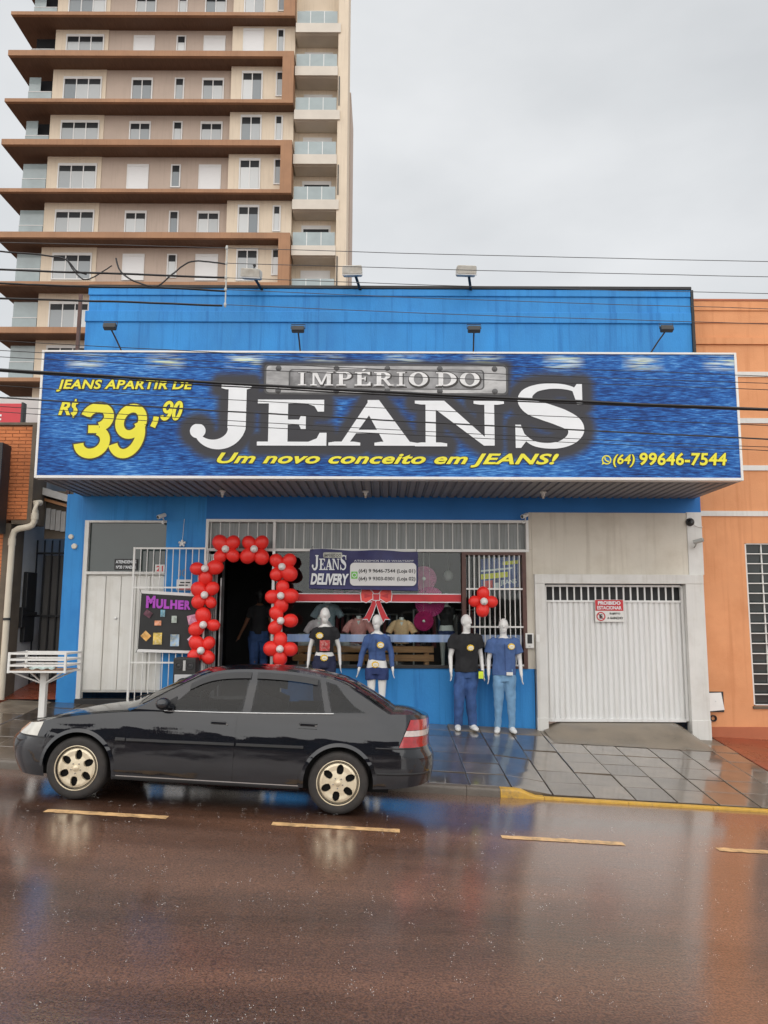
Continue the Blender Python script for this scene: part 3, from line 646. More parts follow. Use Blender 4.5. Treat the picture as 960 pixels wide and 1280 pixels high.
sb = MB(); sb.box(SX0+.01, SX1-.01, SY+.01, SY+.15, SZ0+.01, SZ1-.01); sb.build('box', soffit, sign)
for b in ((SX0, SX0+.035, SZ0, SZ1), (SX1-.035, SX1, SZ0, SZ1), (SX0+.035, SX1-.035, SZ0, SZ0+.04), (SX0+.035, SX1-.035, SZ1-.03, SZ1)):
    m = MB(); m.box(b[0], b[1], SY-.015, SY+.155, b[2], b[3]); m.build('frame', white_metal, sign, bevel=.003)
for c, x0, x1, z0, z1 in jz: glyph(c, x0, x1, z0, z1, SY-.008, white_print, sign)
# riveted plaque
plate = mat('pewter_plaque_print', (0.40, 0.40, 0.40), 0.45, 0.35, 2.2, stretch=(1, 1, 2.5), dirt=(.14, .14, .145, .7), dscale=3.2)
plate_dk = mat('plaque_shadow_print', (0.07, 0.07, 0.072), 0.5, 0.3, 6)
letter_grey = mat('pewter_letter_print', (0.72, 0.72, 0.72), 0.4, 0.12, 7, dirt=(.42, .42, .43, .5), dscale=9)
def rrect(x0, x1, z0, z1, r, n=5):
    return arc(x1-r, z1-r, r, r, 0, 90, n)+arc(x0+r, z1-r, r, r, 90, 180, n)+arc(x0+r, z0+r, r, r, 180, 270, n)+arc(x1-r, z0+r, r, r, 270, 360, n)
def flat(poly, y, name, mt, parent): m = MB(); m.add([(a, y, b) for a, b in poly], [tuple(range(len(poly)))]); return m.build(name, mt, parent, fixn=False)
flat(rrect(pl[0]-.02, pl[1]+.02, pl[2]-.02, pl[3]+.02, .07), SY-.004, 'plaque_edge', plate_dk, sign)
flat(rrect(pl[0]+.01, pl[1]-.01, pl[2]+.01, pl[3]-.01, .05), SY-.007, 'plaque', plate, sign)
flat(rrect(sx(360), sx(606), sz(487), sz(462), .06), SY-.009, 'plaque_field', plate_dk, sign)
flat(rrect(sx(362), sx(604), sz(486), sz(463), .05), SY-.010, 'plaque_field', mat('pewter_field_print', (.22, .22, .225), .5, .4, 5, dirt=(.42, .42, .42, .5), dscale=7), sign)
for uu in (347, 420, 484, 550, 619):
    for vv in (461, 489):
        m = MB(); m.lathe([(0, -.012), (.028, -.010), (.045, 0)], (sx(uu), SY-.007, sz(vv)), 'y', 14); m.build('rivet', plate_dk, sign, smooth=40)
word = [('I', 371, 383), ('M', 387, 416), ('P', 420, 440), ('É', 443, 463), ('R', 467, 492), ('I', 495, 507), ('O', 511, 535), ('D', 545, 571), ('O', 575, 600)]
for c, a, b in word:
    z0, z1 = sz(482.5), sz(465.5)
    glyph(c, sx(a)-.02, sx(b)+.02, z0-.02, z1+.02, SY-.012, outline_print, sign, 'letter_shadow', .01, -.012)
    glyph(c, sx(a), sx(b), z0, z1, SY-.018, letter_grey, sign)

def bold_text(body, u0, u1, v0, v1, shear, off, out, mt=yellow_print, y=SY, spacing=1.0):
    uc = (u0+u1)/2; x0, x1, z0, z1 = sx(u0), sx(u1), sz(v1, uc), sz(v0, uc)
    vs, fs = text_mesh(body, shear, off, spacing); a = np.array(vs); k = (x1-x0)/(a[:, 0].max()-a[:, 0].min()); kz = (z1-z0)/(a[:, 1].max()-a[:, 1].min())
    lettering(body, x0, x1, z0, z1, y-.012, mt, sign, 'lettering', shear, off, spacing=spacing)
    g = out
    lettering(body, x0-g, x1+g, z0-g, z1+g, y-.008, outline_print, sign, 'lettering_outline', shear, off+g/max(k, kz)*1.0, spacing=spacing)
bold_text('JEANS APARTIR DE', 69, 240, 475, 490, .20, .028, .014, spacing=1.06)
bold_text('Um novo conceito em JEANS!', 273, 697, 566.5, 584, .35, .03, .014, spacing=1.06)
bold_text('(64)', 764, 791, 568, 584, .2, .02, .010)
bold_text('99646-7544', 797, 905, 566, 582, .12, .025, .012, spacing=1.04)
bold_text('R', 73, 88, 502, 519, .25, .03, .012)
# dollar sign, 39 and ,90 from thick strokes
def stroke_text(strokes, u0, u1, v0, v1, shear, out):
    x0, x1, z0, z1 = sx(u0), sx(u1), sz(v1, u0), sz(v0, u0)
    for nm, mt, grow, y in (('numeral_outline', outline_print, out, SY-.008), ('numeral', yellow_print, 0, SY-.012)):
        m = MB()
        for i, (pts, w) in enumerate(strokes):
            sc = [((x0+(x1-x0)*(a+shear*b)/(1+shear)), z0+(z1-z0)*b) for a, b in pts]
            if grow:                                                  # lengthen the ends a little
                d0 = (Vector(sc[0])-Vector(sc[1])).normalized()*grow; d1 = (Vector(sc[-1])-Vector(sc[-2])).normalized()*grow
                sc[0] = tuple(Vector(sc[0])+d0); sc[-1] = tuple(Vector(sc[-1])+d1)
            vs, fs = stroke(sc, (w if not isinstance(w, (list, tuple)) else max(w))*(z1-z0)+2*grow)
            m.add([(p, y-.0005*i, q) for p, q in vs], fs)
        m.build(nm, mt, sign)
def three(ox=0, s=1.0): 
    A = arc(.25, .735, .175, .185, 172, -68, 20)
    B = arc(.24, .30, .195, .215, 72, -170, 22)
    return [([(ox+x*s, y) for x, y in A], .175), ([(ox+x*s, y) for x, y in B], .175), ([(ox+.15*s, .525), (ox+.31*s, .525)], .14)]
def nine(ox=0, s=1.0):
    A = arc(.25, .67, .17, .24, -10, 350, 32); B = arc(.22, .42, .205, .335, 45, -150, 26)
    return [([(ox+x*s, y) for x, y in A], .155), ([(ox+x*s, y) for x, y in B], .165)]
def zero(ox=0, s=1.0): return [([(ox+x*s, y) for x, y in arc(.25, .5, .155, .41, 0, 360, 32)], .16)]
stroke_text(three(0)+nine(.52), 94, 187, 504, 573, .12, .024)
stroke_text(nine(.0)+zero(.5), 200, 231, 501, 526, .22, .014)
stroke_text([([(.5, 1), (.45, .55), (.1, .0)], .5)], 191, 199, 521, 534, .2, .012)
stroke_text([(arc(.5, .70, .28, .17, 20, 250, 12)+arc(.5, .32, .28, .19, 80, -160, 12), .13), ([(.5, -.04), (.5, 1.04)], .10)], 87, 99, 500, 521, .2, .012)
# handset mark before the telephone number
m = MB(); cx, cz = sx(756), sz(575, 756)
vs, fs = stroke(arc(cx, cz, .062, .062, 0, 360, 28), .018); m.add([(a, SY-.012, b) for a, b in vs], fs)
m.add([(cx-.075, SY-.0125, cz-.075), (cx-.02, SY-.0125, cz-.055), (cx-.055, SY-.0125, cz-.02)], [(0, 1, 2)])
vs, fs = stroke(arc(cx+.028, cz+.028, .052, .052, 170, 280, 10), [.03]+[.018]*9+[.03]); m.add([(a, SY-.013, b) for a, b in vs], fs)
m.build('handset_mark', yellow_print, sign)
# ------------------------------------------------------------------ apartment tower behind
tw_taupe = mat('taupe_render', (0.48, 0.385, 0.32), 0.85, 0.05, .8, streak=(.34, .27, .22, .4))
tw_cream = mat('cream_render', (0.68, 0.58, 0.455), 0.85, 0.05, .8, streak=(.46, .38, .29, .45))
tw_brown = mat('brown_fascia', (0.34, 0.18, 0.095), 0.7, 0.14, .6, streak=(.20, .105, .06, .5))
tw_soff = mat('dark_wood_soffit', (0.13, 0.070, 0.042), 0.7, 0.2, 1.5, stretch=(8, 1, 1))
tw_slab = mat('beige_slab', (0.62, 0.57, 0.50), 0.8, 0.06, 1)
tw_glass = mat('tower_window_glass', (0.40, 0.44, 0.46), 0.12, 0.25, .35, spec=.6)
def vary(m_, a, b):
    N = m_.node_tree; oi = N.nodes.new('ShaderNodeObjectInfo'); cr_ = N.nodes.new('ShaderNodeValToRGB'); cr_.color_ramp.elements[0].color = (*a, 1); cr_.color_ramp.elements[1].color = (*b, 1); N.links.new(oi.outputs['Random'], cr_.inputs[0]); N.links.new(cr_.outputs[0], N.nodes['Principled BSDF'].inputs['Base Color'])
vary(tw_glass, (.16, .19, .21), (.62, .64, .64))
tw_dark = mat('tower_painted_dark', (0.025, 0.027, 0.03), 0.3, 0.25, .35, spec=.15)  # soffit reflection and recess shade put into this dark colour
tw_shut = mat('white_roller_shutter', (0.70, 0.70, 0.70), 0.5, 0.03, 2, stretch=(1, 1, 20))
tw_frame = mat('white_window_frame', (0.68, 0.68, 0.67), 0.5, 0.03, 2)
rail_glass = mat('greenish_rail_glass', (0.30, 0.36, 0.37), 0.1, 0.1, 1, spec=.6)
tower = thing('apartment_tower', 'tall cream and taupe apartment tower with stacked brown balcony slabs', 'building', (-15, 52, 0))
def tb(name, mt, *b, parent=tower): m = MB(); m.box(*b); return m.build(name, mt, parent)
WY, FY = 51.5, 50.0
BOT = [48.3-6.8*0-3.4+6.8, 44.9, 38.1, 31.3, 24.5, 17.7, 10.9]     # slab tops, lower arm of each ribbon
BOT = [51.7, 44.9, 38.1, 31.3, 24.5, 17.7]; TOPS = [48.65, 41.85, 35.0, 28.1, 21.25, 14.4]
tb('wall', tw_taupe, -24.3, -11.2, WY, WY+.3, 0, 54)
tb('wall', tw_cream, -24.3, -20.4, WY-.06, WY, 0, 54)
tb('wall', tw_cream, -11.2, -6.62, WY-.45, WY+.3, 0, 54)
tb('wall', tw_taupe, -24.1, -3.4, 62, 62.3, 0, 54)
tb('wall', tw_taupe, -24.3, -24.0, WY+.3, 62, 0, 54)
tb('wall', tw_cream, -6.9, -6.62, WY+.3, 53, 0, 54)
tb('wall', tw_cream, -6.62, -3.42, 51.9, 52.2, 0, 54)
tb('corner_pier', tw_cream, -3.42, -2.70, 50.45, 53.4, 0, 54)
tb('rear_wing', tw_taupe, -3.6, -2.62, 53.5, 58, 0, 41.2)
def ribbon_slab(zt, th, name='balcony_slab', xr=-6.55):
    s = tb(name, tw_brown, -26.95, xr, FY, FY+.25, zt-th, zt)
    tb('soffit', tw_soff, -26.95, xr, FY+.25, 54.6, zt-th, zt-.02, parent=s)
    return s
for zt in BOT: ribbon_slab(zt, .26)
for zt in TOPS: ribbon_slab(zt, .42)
for zt, zb in zip(TOPS, BOT[1:]): tb('ribbon_end', tw_brown, -7.35, -6.552, FY+.002, 51.04, zb+.001, zt-.421)
tb('ribbon_end', tw_brown, -7.35, -6.552, FY+.002, 51.04, 51.7-6.8*0+.001, 55)
cache = {}
def win(kind, x0, x1, z0, z1, y, shutter=False, panes=2, split=True, zoff=0.0):
    key = (kind, shutter, panes)
    if key in cache:
        src, sz0 = cache[key]; w = Vector(src['_w']); return copy_part(src, tower, (w.x, w.y, w.z+(z0-sz0)))
    f = 0.09; m = MB()
    m.box(x0, x0+f, y-.07, y, z0, z1); m.box(x1-f, x1, y-.07, y, z0, z1); m.box(x0+f, x1-f, y-.07, y, z1-f*(2.2 if split else 1), z1); m.box(x0+f, x1-f, y-.07, y, z0, z0+f)
    o = m.build('window', tw_frame, tower)
    if shutter: tb('shutter', tw_shut, x0+f, x1-f, y-.05, y-.01, z0+f, z1-f, parent=o)
    else:
        w = (x1-x0-2*f)/panes; zc = z1-f*2-(z1-z0)*.22
        for i in range(panes):
            a = x0+f+i*w; tb('pane', tw_glass, a+.025, a+w-.025, y-.045, y-.015, z0+f, zc, parent=o)  # lower pane: sky reflection put into the pale glass colour
            tb('pane', tw_dark, a+.025, a+w-.025, y-.04, y-.012, zc, z1-f*(2.2 if split else 1), parent=o)  # upper pane: reflection of the slab above painted dark
            if i: tb('mullion', tw_frame, a-.035, a+.035, y-.065, y-.005, z0+f, z1-f*2, parent=o)
    cache[key] = (o, z0)
    return o
FL = sorted(BOT[1:]+TOPS, reverse=True)
SH = {44.9: (0, 0, 0), 41.85: (1, 1, 1), 38.1: (0, 0, 0), 35.0: (0, 0, 0), 31.3: (1, 1, 0), 28.1: (0, 0, 0), 24.5: (1, 1, 0), 21.25: (0, 0, 0), 17.7: (0, 0, 0), 48.65: (0, 0, 0), 14.4: (0, 0, 0)}
for zf in FL:
    s = SH[zf]; lift = .35 if zf in TOPS else 0.0; zf0 = zf-lift*1.0
    win('triple', -23.5, -20.7, zf0+.75, zf0+2.75, WY-.06, panes=3)
    win('wide_a', -18.55, -17.0, zf0+.75, zf0+2.72, WY, shutter=bool(s[0]))
    win('narrow_a', -15.4, -14.7, zf0+.95, zf0+2.72, WY, panes=1, split=False)
    win('wide_b', -13.4, -11.8, zf0+.75, zf0+2.72, WY, shutter=bool(s[1]))
    win('wide_c', -10.42, -8.9, zf0+.55, zf0+2.95, WY-.45, shutter=bool(s[2]))
    win('narrow_b', -7.95, -7.38, zf0+.95, zf0+2.9, WY-.45, panes=1, split=False)
    # glazed corner balcony
    bl = tb('corner_balcony', tw_dark, -26.0, -24.32, WY+.6, WY+.7, zf0+.1, zf0+2.9)  # dark back sheet paints the shade inside the recess
    tb('rail_glass', rail_glass, -26.05, -24.35, WY-.04, WY, zf0+.02, zf0+1.55, parent=bl)
    tb('screen_glass', rail_glass, -26.05, (-25.2 if zf > 34 else -24.35), WY+.02, WY+.05, zf0+1.55, zf0+2.75, parent=bl) if zf not in (41.85,) else None
    tb('rail_cap', tw_frame, -26.06, -24.34, WY-.06, WY+.02, zf0+1.55, zf0+1.60, parent=bl)
for k in range(9):
    zt = 44.35-3.4*k
    b = tb('balcony', tw_slab, -6.5, -3.43 if k % 2 else -3.25, 50.35, 51.9, zt-.72, zt)
    tb('ceiling', tw_slab, -6.45, -3.45, 50.6, 51.88, zt-.76, zt-.722, parent=b)
    tb('rail_glass', rail_glass, -6.42, -3.5, 50.42, 50.45, zt, zt+1.0, parent=b)
    for xx in (-5.45, -4.45): tb('rail_post', alu, xx-.02, xx+.02, 50.40, 50.47, zt, zt+1.0, parent=b)
    tb('balcony_door', tw_frame, -6.0, -3.9, 51.83, 51.89, zt, zt+2.25, parent=b)
    tb('door_glass', tw_dark, -5.85, -4.05, 51.80, 51.829, zt+1.2, zt+1.95 if k % 3 else zt+1.3, parent=b)
    tb('door_glass', tw_glass, -5.85, -4.05, 51.81, 51.829, zt+.05, zt+1.2, parent=b)
    if k % 2: tb('drip_trim', black_metal, -3.36, -3.28, 50.40, 50.449, zt-3.0, zt-.75, parent=b)

# ------------------------------------------------------------------ brick house and alley on the left
house = thing('brick_house', 'orange brick house front with olive border at the left edge', 'house', (-7.2, 13, .5))
def hb(name, mt, *b, parent=house, bevel=0.0): m = MB(); m.box(*b); return m.build(name, mt, parent, bevel=bevel)
upper = hb('brick_wall', mortar, -8.6, -6.04, 12.93, 13.4, 3.56, 5.20)
lower = hb('brick_wall', mortar, -8.6, -6.42, 12.935, 13.4, .3, 3.56)
b0 = None; bw, bh = .235, .062
def course(par, x1, z, shift):
    global b0
    x = x1-(bw/2 if shift else 0)
    if shift:
        m = MB(); m.box(x1-bw/2+.012, x1, 12.917, 12.94, z, z+bh-.011); m.build('brick', brick_m, par)
    while x-bw > -7.15:
        if b0 is None: m = MB(); m.box(x-bw+.012, x, 12.917, 12.94, z, z+bh-.011); b0 = m.build('brick', brick_m, par)
        else: copy_part(b0, par, (x-bw/2+.006, 12.9285, z+(bh-.011)/2))
        x -= bw
z = 3.575; r = 0
while z < 5.14: course(upper, -6.045, z, r % 2); z += bh; r += 1
z = 3.50
while z > 2.4: course(lower, -6.425, z, r % 2); z -= bh; r += 1
m = MB()                                                      # the courses further down, partly behind the frame edge
z = 2.38
while z > .5: m.box(-7.1, -6.425, 12.92, 12.94, z, z+bh-.011); z -= bh
m.build('brick_courses', brick_m, lower, kind='stuff')
hb('border', olive, -6.04, -5.965, 12.88, 13.4, 3.50, 5.24, bevel=.006); hb('border', olive, -8.6, -5.965, 12.885, 13.4, 5.201, 5.25, bevel=.006)
hb('border', olive, -6.42, -6.30, 12.89, 13.4, .3, 3.50, bevel=.006); hb('border', olive, -6.30, -6.04, 12.89, 13.3, 3.49, 3.555)
hb('side_wall', grey_plaster, -6.46, -6.34, 13.401, 18, .2, 4.8)
hb('side_wall', grey_plaster, -6.36, -6.0, 13.401, 13.6, 3.56, 5.2)
hb('end_wall', grey_plaster, -6.6, -5.2, 18, 18.2, .2, 4.8)
# black electricity meter boxes on the alley wall
t = thing('meter_box', 'pair of dark meter boxes on the grey alley wall behind the pipe', 'meter box', (-6.30, 13.7, 1.55))
for z0, z1 in ((2.02, 2.72), (1.50, 1.95)): m = MB(); m.box(-6.34, -6.26, 13.55, 13.92, z0, z1); m.build('box', black_metal, t, bevel=.01)
m = MB(); m.box(-6.34, -6.24, 13.42, 13.95, 1.952, 2.018); m.build('shelf', black_metal, t)
m = MB(); m.box(-6.34, -6.25, 13.41, 13.54, 1.75, 2.10); m.build('junction', black_metal, t, bevel=.01)
# white downpipe with a double bend
t = thing('drain_pipe', 'cream plastic drainpipe with double bend down the brick house corner', 'pipe', (-6.22, 12.8, .6))
pth = [(-5.86, 12.95, 3.86), (-5.86, 12.80, 3.84), (-5.86, 12.80, 3.70), (-5.87, 12.80, 3.52), (-5.90, 12.80, 3.46), (-5.97, 12.80, 3.43), (-6.12, 12.80, 3.40), (-6.19, 12.80, 3.36), (-6.215, 12.80, 3.27), (-6.22, 12.80, 2.5), (-6.225, 12.80, .60)]
m = MB(); m.tube(pth, .052, 14); m.build('pipe', pvc, t, smooth=50)
for p, q in (((-5.865, 12.8, 3.56), (-5.865, 12.8, 3.66)), ((-6.22, 12.8, 3.12), (-6.22, 12.8, 3.24))): m = MB(); m.tube([p, q], .06, 14); m.build('coupling', pvc, t, smooth=50)
m = MB(); m.lathe([(.054, -.02), (.062, -.02), (.062, .02), (.054, .02)], (-6.222, 12.8, 1.9), 'z', 14, True); m.build('strap', black_metal, t, smooth=40)
# barred alley gate
t = thing('alley_gate', 'black barred steel gate closing the narrow alley', 'gate', (-5.9, 14, .7))
for i in range(6): m = MB(); x0 = -6.33+i*.135; m.bar((x0, 14, .75), (x0, 14, 3.32), .022); m.build('bar', black_metal, t)
for z0 in (3.08, 1.95, .85): m = MB(); m.box(-6.34, -5.52, 13.985, 14.015, z0-.018, z0+.018); m.build('rail', black_metal, t)
gp = mat('grey_gate_sheet', (.085, .08, .075), .6, .15, 3, stretch=(6, 1, 1)); m = MB(); m.box(-6.2, -5.53, 14.05, 14.07, .78, 3.05); m.build('sheet', gp, t)
m = MB(); m.box(-5.53, -5.44, 13.28, 13.34, .3, 3.1); o = m.build('gate_post', white_paint, bevel=.004); tag(o, 'slim white post against the left end of the blue shop', 'post')
# old eave over the alley
t = thing('alley_eave', 'weathered grey and cream eave boards over the alley', 'eave', (-5.75, 13.4, 3.4))
m = MB(); m.add([(-6.0, 13.25, 4.19), (-5.5, 13.25, 4.04), (-5.5, 13.25, 3.92), (-6.0, 13.25, 4.06), (-6.0, 13.6, 4.19), (-5.5, 13.6, 4.04), (-5.5, 13.6, 3.92), (-6.0, 13.6, 4.06)], [(0, 1, 2, 3), (4, 5, 6, 7), (0, 1, 5, 4), (3, 2, 6, 7)]); m.build('fascia', grey_plaster, t)
m = MB(); m.bar((-6.0, 13.4, 3.99), (-5.46, 13.4, 3.84), .1, .05); m.build('board', wood, t)
for i in range(5): m = MB(); m.box(-5.97+i*.09, -5.89+i*.09, 13.45, 13.47, 3.47-.015*i, 3.84-.02*i); m.build('corrugation', grey_plaster, t)
m = MB(); m.box(-6.0, -5.46, 13.5, 13.52, 3.3, 4.15); m.build('panel', olive, t)
# pale wall and red sign behind the brick house
m = MB(); m.box(-9.5, -7.25, 16.0, 16.2, .3, 6.58); o = m.build('pale_rear_wall', mat('pale_grey_plaster', (.58, .57, .55), .8, .06, 1.2)); tag(o, 'pale grey wall rising behind the brick house', 'wall')
m = MB(); m.box(-7.29, -5.3, 16.6, 16.8, .3, 6.2); o = m.build('rear_wall', grey_plaster); tag(o, 'grey wall end behind the alley eave', 'wall')
t = thing('red_sign', 'red sign panel with a white E above the brick house', 'sign', (-7.6, 15, 5.6))
m = MB(); m.box(-8.9, -7.26, 15.0, 15.12, 5.2, 6.17); m.build('panel', red_plastic, t, bevel=.004)
m = MB(); m.box(-7.28, -7.24, 14.985, 15.13, 5.2, 6.19); m.build('edge', black_metal, t)
lettering('E', -7.84, -7.66, 5.74, 5.94, 14.99, white_print, t, 'letter', offset=.03)
for xx in (-8.7, -7.5): m = MB(); m.bar((xx, 15.06, 4.2), (xx, 15.06, 5.21), .05); m.build('bracket', black_metal, t)
m = MB(); m.box(-6.62, -6.31, 12.45, 12.75, 3.3, 4.80); o = m.build('projecting_sign', black_metal, bevel=.01); tag(o, 'black projecting sign box cut by the left photo edge', 'sign')
m = MB(); m.bar((-5.62, 13.5, 3.6), (-5.60, 13.5, 7.82), .055); o = m.build('roof_post', brown_metal); tag(o, 'thin dark steel post rising at the left end of the parapet', 'post')
# weed growing by the post
leaf = mat('weed_leaf', (.07, .16, .03), .6, .3, 9); m = MB()
for i in range(70):
    c = Vector((-5.50+random.gauss(0, .05), 13.3+random.gauss(0, .05), 6.28+random.uniform(-.2, .22))); d = Vector((random.uniform(-1, 1), random.uniform(-1, 1), random.uniform(-.3, 1))).normalized()*.06; s = d.cross(Vector((0, 0, 1))).normalized()*.016
    m.add([c, c+d*.5+s, c+d, c+d*.5-s], [(0, 1, 2, 3)])
t = thing('weed', 'small green weed sprouting beside the dark roof post', 'plant', (-5.50, 13.3, 6.05)); m.build('leaves', leaf, t, fixn=False); m = MB(); m.tube([(-5.51, 13.3, 4.2), (-5.50, 13.3, 6.4)], .006, 6); m.build('stem', leaf, t)

# ------------------------------------------------------------------ orange house on the right
oh = thing('orange_house', 'orange plastered house with white bands and tall barred window', 'house', (7.5, 13.3, -.3))
def ob(name, mt, *b, parent=oh, bevel=0.0): m = MB(); m.box(*b); return m.build(name, mt, parent, bevel=bevel)
ob('wall', orange, 5.43, 6.22, 13.2, 13.45, -.6, 7.2); ob('wall', orange, 6.22, 7.6, 13.2, 13.45, 3.24, 7.2); ob('wall', orange, 6.22, 7.6, 13.2, 13.45, -.6, .50)
ob('wall', orange, 7.6, 9.5, 13.2, 13.45, -.6, 7.2); ob('wall', orange, 5.43, 5.6, 13.45, 19, -.6, 7.4)
ob('parapet', orange, 5.432, 9.5, 13.18, 13.46, 7.2, 7.42); ob('parapet', orange, 5.431, 9.5, 13.16, 13.47, 7.42, 7.60, bevel=.01); ob('parapet_line', orange_dk, 5.43, 9.5, 13.15, 13.48, 7.601, 7.635)
ob('ledge', orange, 5.43, 9.5, 13.165, 13.2, 6.80, 6.92)
for z0 in (6.25, 5.405, 4.56, 3.755): ob('band', white_paint, 5.44, 9.5, 13.18, 13.199, z0-.045, z0+.045)
ob('skirting', orange_dk, 5.44, 6.9, 13.17, 13.199, -.3, .16, bevel=.006)
ob('skirting', orange_dk, 6.91, 9.5, 13.17, 13.199, -.4, .13, bevel=.006)
win_ = ob('window', white_metal, 6.225, 6.25, 13.215, 13.28, .52, 3.23)
ob('window_reveal', dark_in, 6.22, 7.6, 13.45, 13.6, .4, 3.3)
ob('window_sill', olive, 6.2, 7.62, 13.17, 13.3, .455, .499, bevel=.004)
for i in range(17):
    z0 = .52+i*(2.71/16); ob('glazing_bar', white_metal, 6.251, 7.6, 13.21, 13.24, z0-.008, z0+.008, parent=win_)
for xx in (6.52, 6.83, 7.14, 7.45): ob('mullion', white_metal, xx-.010, xx+.010, 13.2405, 13.27, .52, 3.23, parent=win_)
pane_m = mat('louvre_glass', (.05, .06, .06), .12, .3, 1.2, spec=.7)
for i in range(16):
    z0 = .52+i*(2.71/16); m = MB(); m.add([(6.25, 13.29, z0+.005), (7.6, 13.29, z0+.005), (7.6, 13.25, z0+.16), (6.25, 13.25, z0+.16)], [(0, 1, 2, 3)]); m.build('pane', pane_m, win_)
t = thing('wall_hatch', 'white metal hatch cover hanging loose on the orange wall', 'hatch', (5.55, 13.15, .4))
ob('recess', black_metal, 5.43, 5.71, 13.185, 13.199, .40, .735, parent=t)
m = MB(); m.add([(5.43, 13.13, .715), (5.67, 13.17, .72), (5.70, 13.14, .44), (5.42, 13.10, .42), (5.43, 13.16, .715), (5.67, 13.184, .72), (5.70, 13.18, .44), (5.42, 13.16, .42)], [(0, 1, 2, 3), (4, 5, 6, 7), (0, 1, 5, 4), (1, 2, 6, 5), (2, 3, 7, 6), (3, 0, 4, 7)]); m.build('cover', white_metal, t, bevel=.004)
m = MB(); m.lathe([(0, -.012), (.012, -.01), (.014, 0)], (5.55, 13.14, .58), 'y', 10); m.build('lock', alu, t)
m = MB(); m.lathe([(.030, 0), (.042, -.03), (.055, -.03), (.055, .0)], (5.52, 13.19, .30), 'y', 16); o = m.build('drain_outlet', black_metal, smooth=40); tag(o, 'small black drain outlet low on the orange wall', 'pipe')
# ------------------------------------------------------------------ lamps, cameras, small fixtures
def sign_lamp(x, z, hx, hz, label):
    """flood lamp on an arm from the top edge of the signboard, looking back at the wall print"""
    t = thing('sign_lamp', label, 'lamp', (x, SY+.1, SZ1), 'flood lamps along the signboard top')
    m = MB(); m.tube([(x, SY+.1, SZ1-.002), (x+(hx-x)*.5, SY+.0, (SZ1+hz)/2), (hx, SY-.10, hz-.02)], .012, 8); m.build('arm', black_metal, t, smooth=50)
    M = Matrix.Translation((hx, SY-.12, hz)) @ Matrix.Rotation(math.radians(-20), 4, 'X')
    m = MB(); m.box(-.095, .095, -.035, .045, -.05, .04, M); m.build('housing', black_metal, t, bevel=.012)
    m = MB(); m.box(-.08, .08, .046, .052, -.038, .028, M); m.build('lens', glass_dk, t)
    m = MB(); m.tube([M @ Vector(p) for p in ((-.105, 0, 0), (-.105, -.0, .085), (.105, -.0, .085), (.105, 0, 0))], .007, 6); m.build('yoke', black_metal, t)
sign_lamp(-4.02, 6, -4.15, 6.30, 'small black flood lamp leaning left at the left end of the signboard')
sign_lamp(-1.29, 6, -1.31, 6.27, 'small black flood lamp above the riveted plaque on a short straight arm')
sign_lamp(1.36, 6, 1.35, 6.28, 'small black flood lamp right of the plaque above the letter N')
sign_lamp(4.06, 6, 4.26, 6.30, 'small black flood lamp leaning right at the right end of the signboard')
lamp_case = mat('weathered_lamp_case', (.50, .48, .43), .5, .12, 5, dirt=(.25, .2, .14, .6), dscale=6)
def roof_lamp(x, z, tilt, label):
    t = thing('roof_lamp', label, 'lamp', (x, 12.9, 7.7), 'flood lamps on the roof edge')
    M = Matrix.Translation((x, 12.55, z)) @ Matrix.Rotation(math.radians(tilt), 4, 'Y') @ Matrix.Rotation(math.radians(14), 4, 'X')
    m = MB(); m.box(-.17, .17, -.10, .16, -.085, .075, M); m.build('case', lamp_case, t, bevel=.03)
    m = MB(); m.box(-.155, .155, -.112, -.099, -.07, .06, M); m.build('glass', lamp_case, t)
    m = MB(); m.box(-.175, .175, -.108, -.09, -.092, -.075, M); m.build('rim', alu, t)
    m = MB(); m.bar((x+.05, 12.62, z-.05), (x+.13, 13.0, 7.69), .045, .02); m.build('bracket', black_metal, t)
roof_lamp(-2.30, 7.80, 3, 'weathered flood lamp on the roof edge nearest the white wire spreader')
roof_lamp(-.56, 7.86, -2, 'weathered flood lamp on the roof edge in front of the tower corner')
roof_lamp(1.40, 7.87, 2, 'weathered flood lamp on the roof edge standing against the open sky')
m = MB(); m.tube([(-2.28, 12.6, 7.86), (-2.26, 12.62, 7.96)], .015, 6); m.ball((-2.26, 12.62, 7.98), .028); o = m.build('photocell', black_metal, smooth=50); tag(o, 'small black photocell knob on top of the left roof lamp', 'sensor')
for x0, lb in ((-2.62, 'white lamp holder under the canopy above the shop door'), (-.30, 'white lamp holder under the middle of the canopy'), (2.58, 'white lamp holder under the canopy near the garage')):
    t = thing('canopy_lamp_holder', lb, 'lamp holder', (x0, 12.3, 3.98), 'lamp holders under the canopy')
    m = MB(); m.lathe([(0, 0), (.05, 0), (.055, -.02), (.03, -.035), (.028, -.075), (.0, -.08)], (x0, 12.3, 3.984), 'z', 18); m.build('base', white_metal, t, smooth=40)
    m = MB(); m.tube([(x0, 12.3, 3.91), (x0, 12.3, 3.87)], .016, 10); m.build('socket', beige, t, smooth=40)
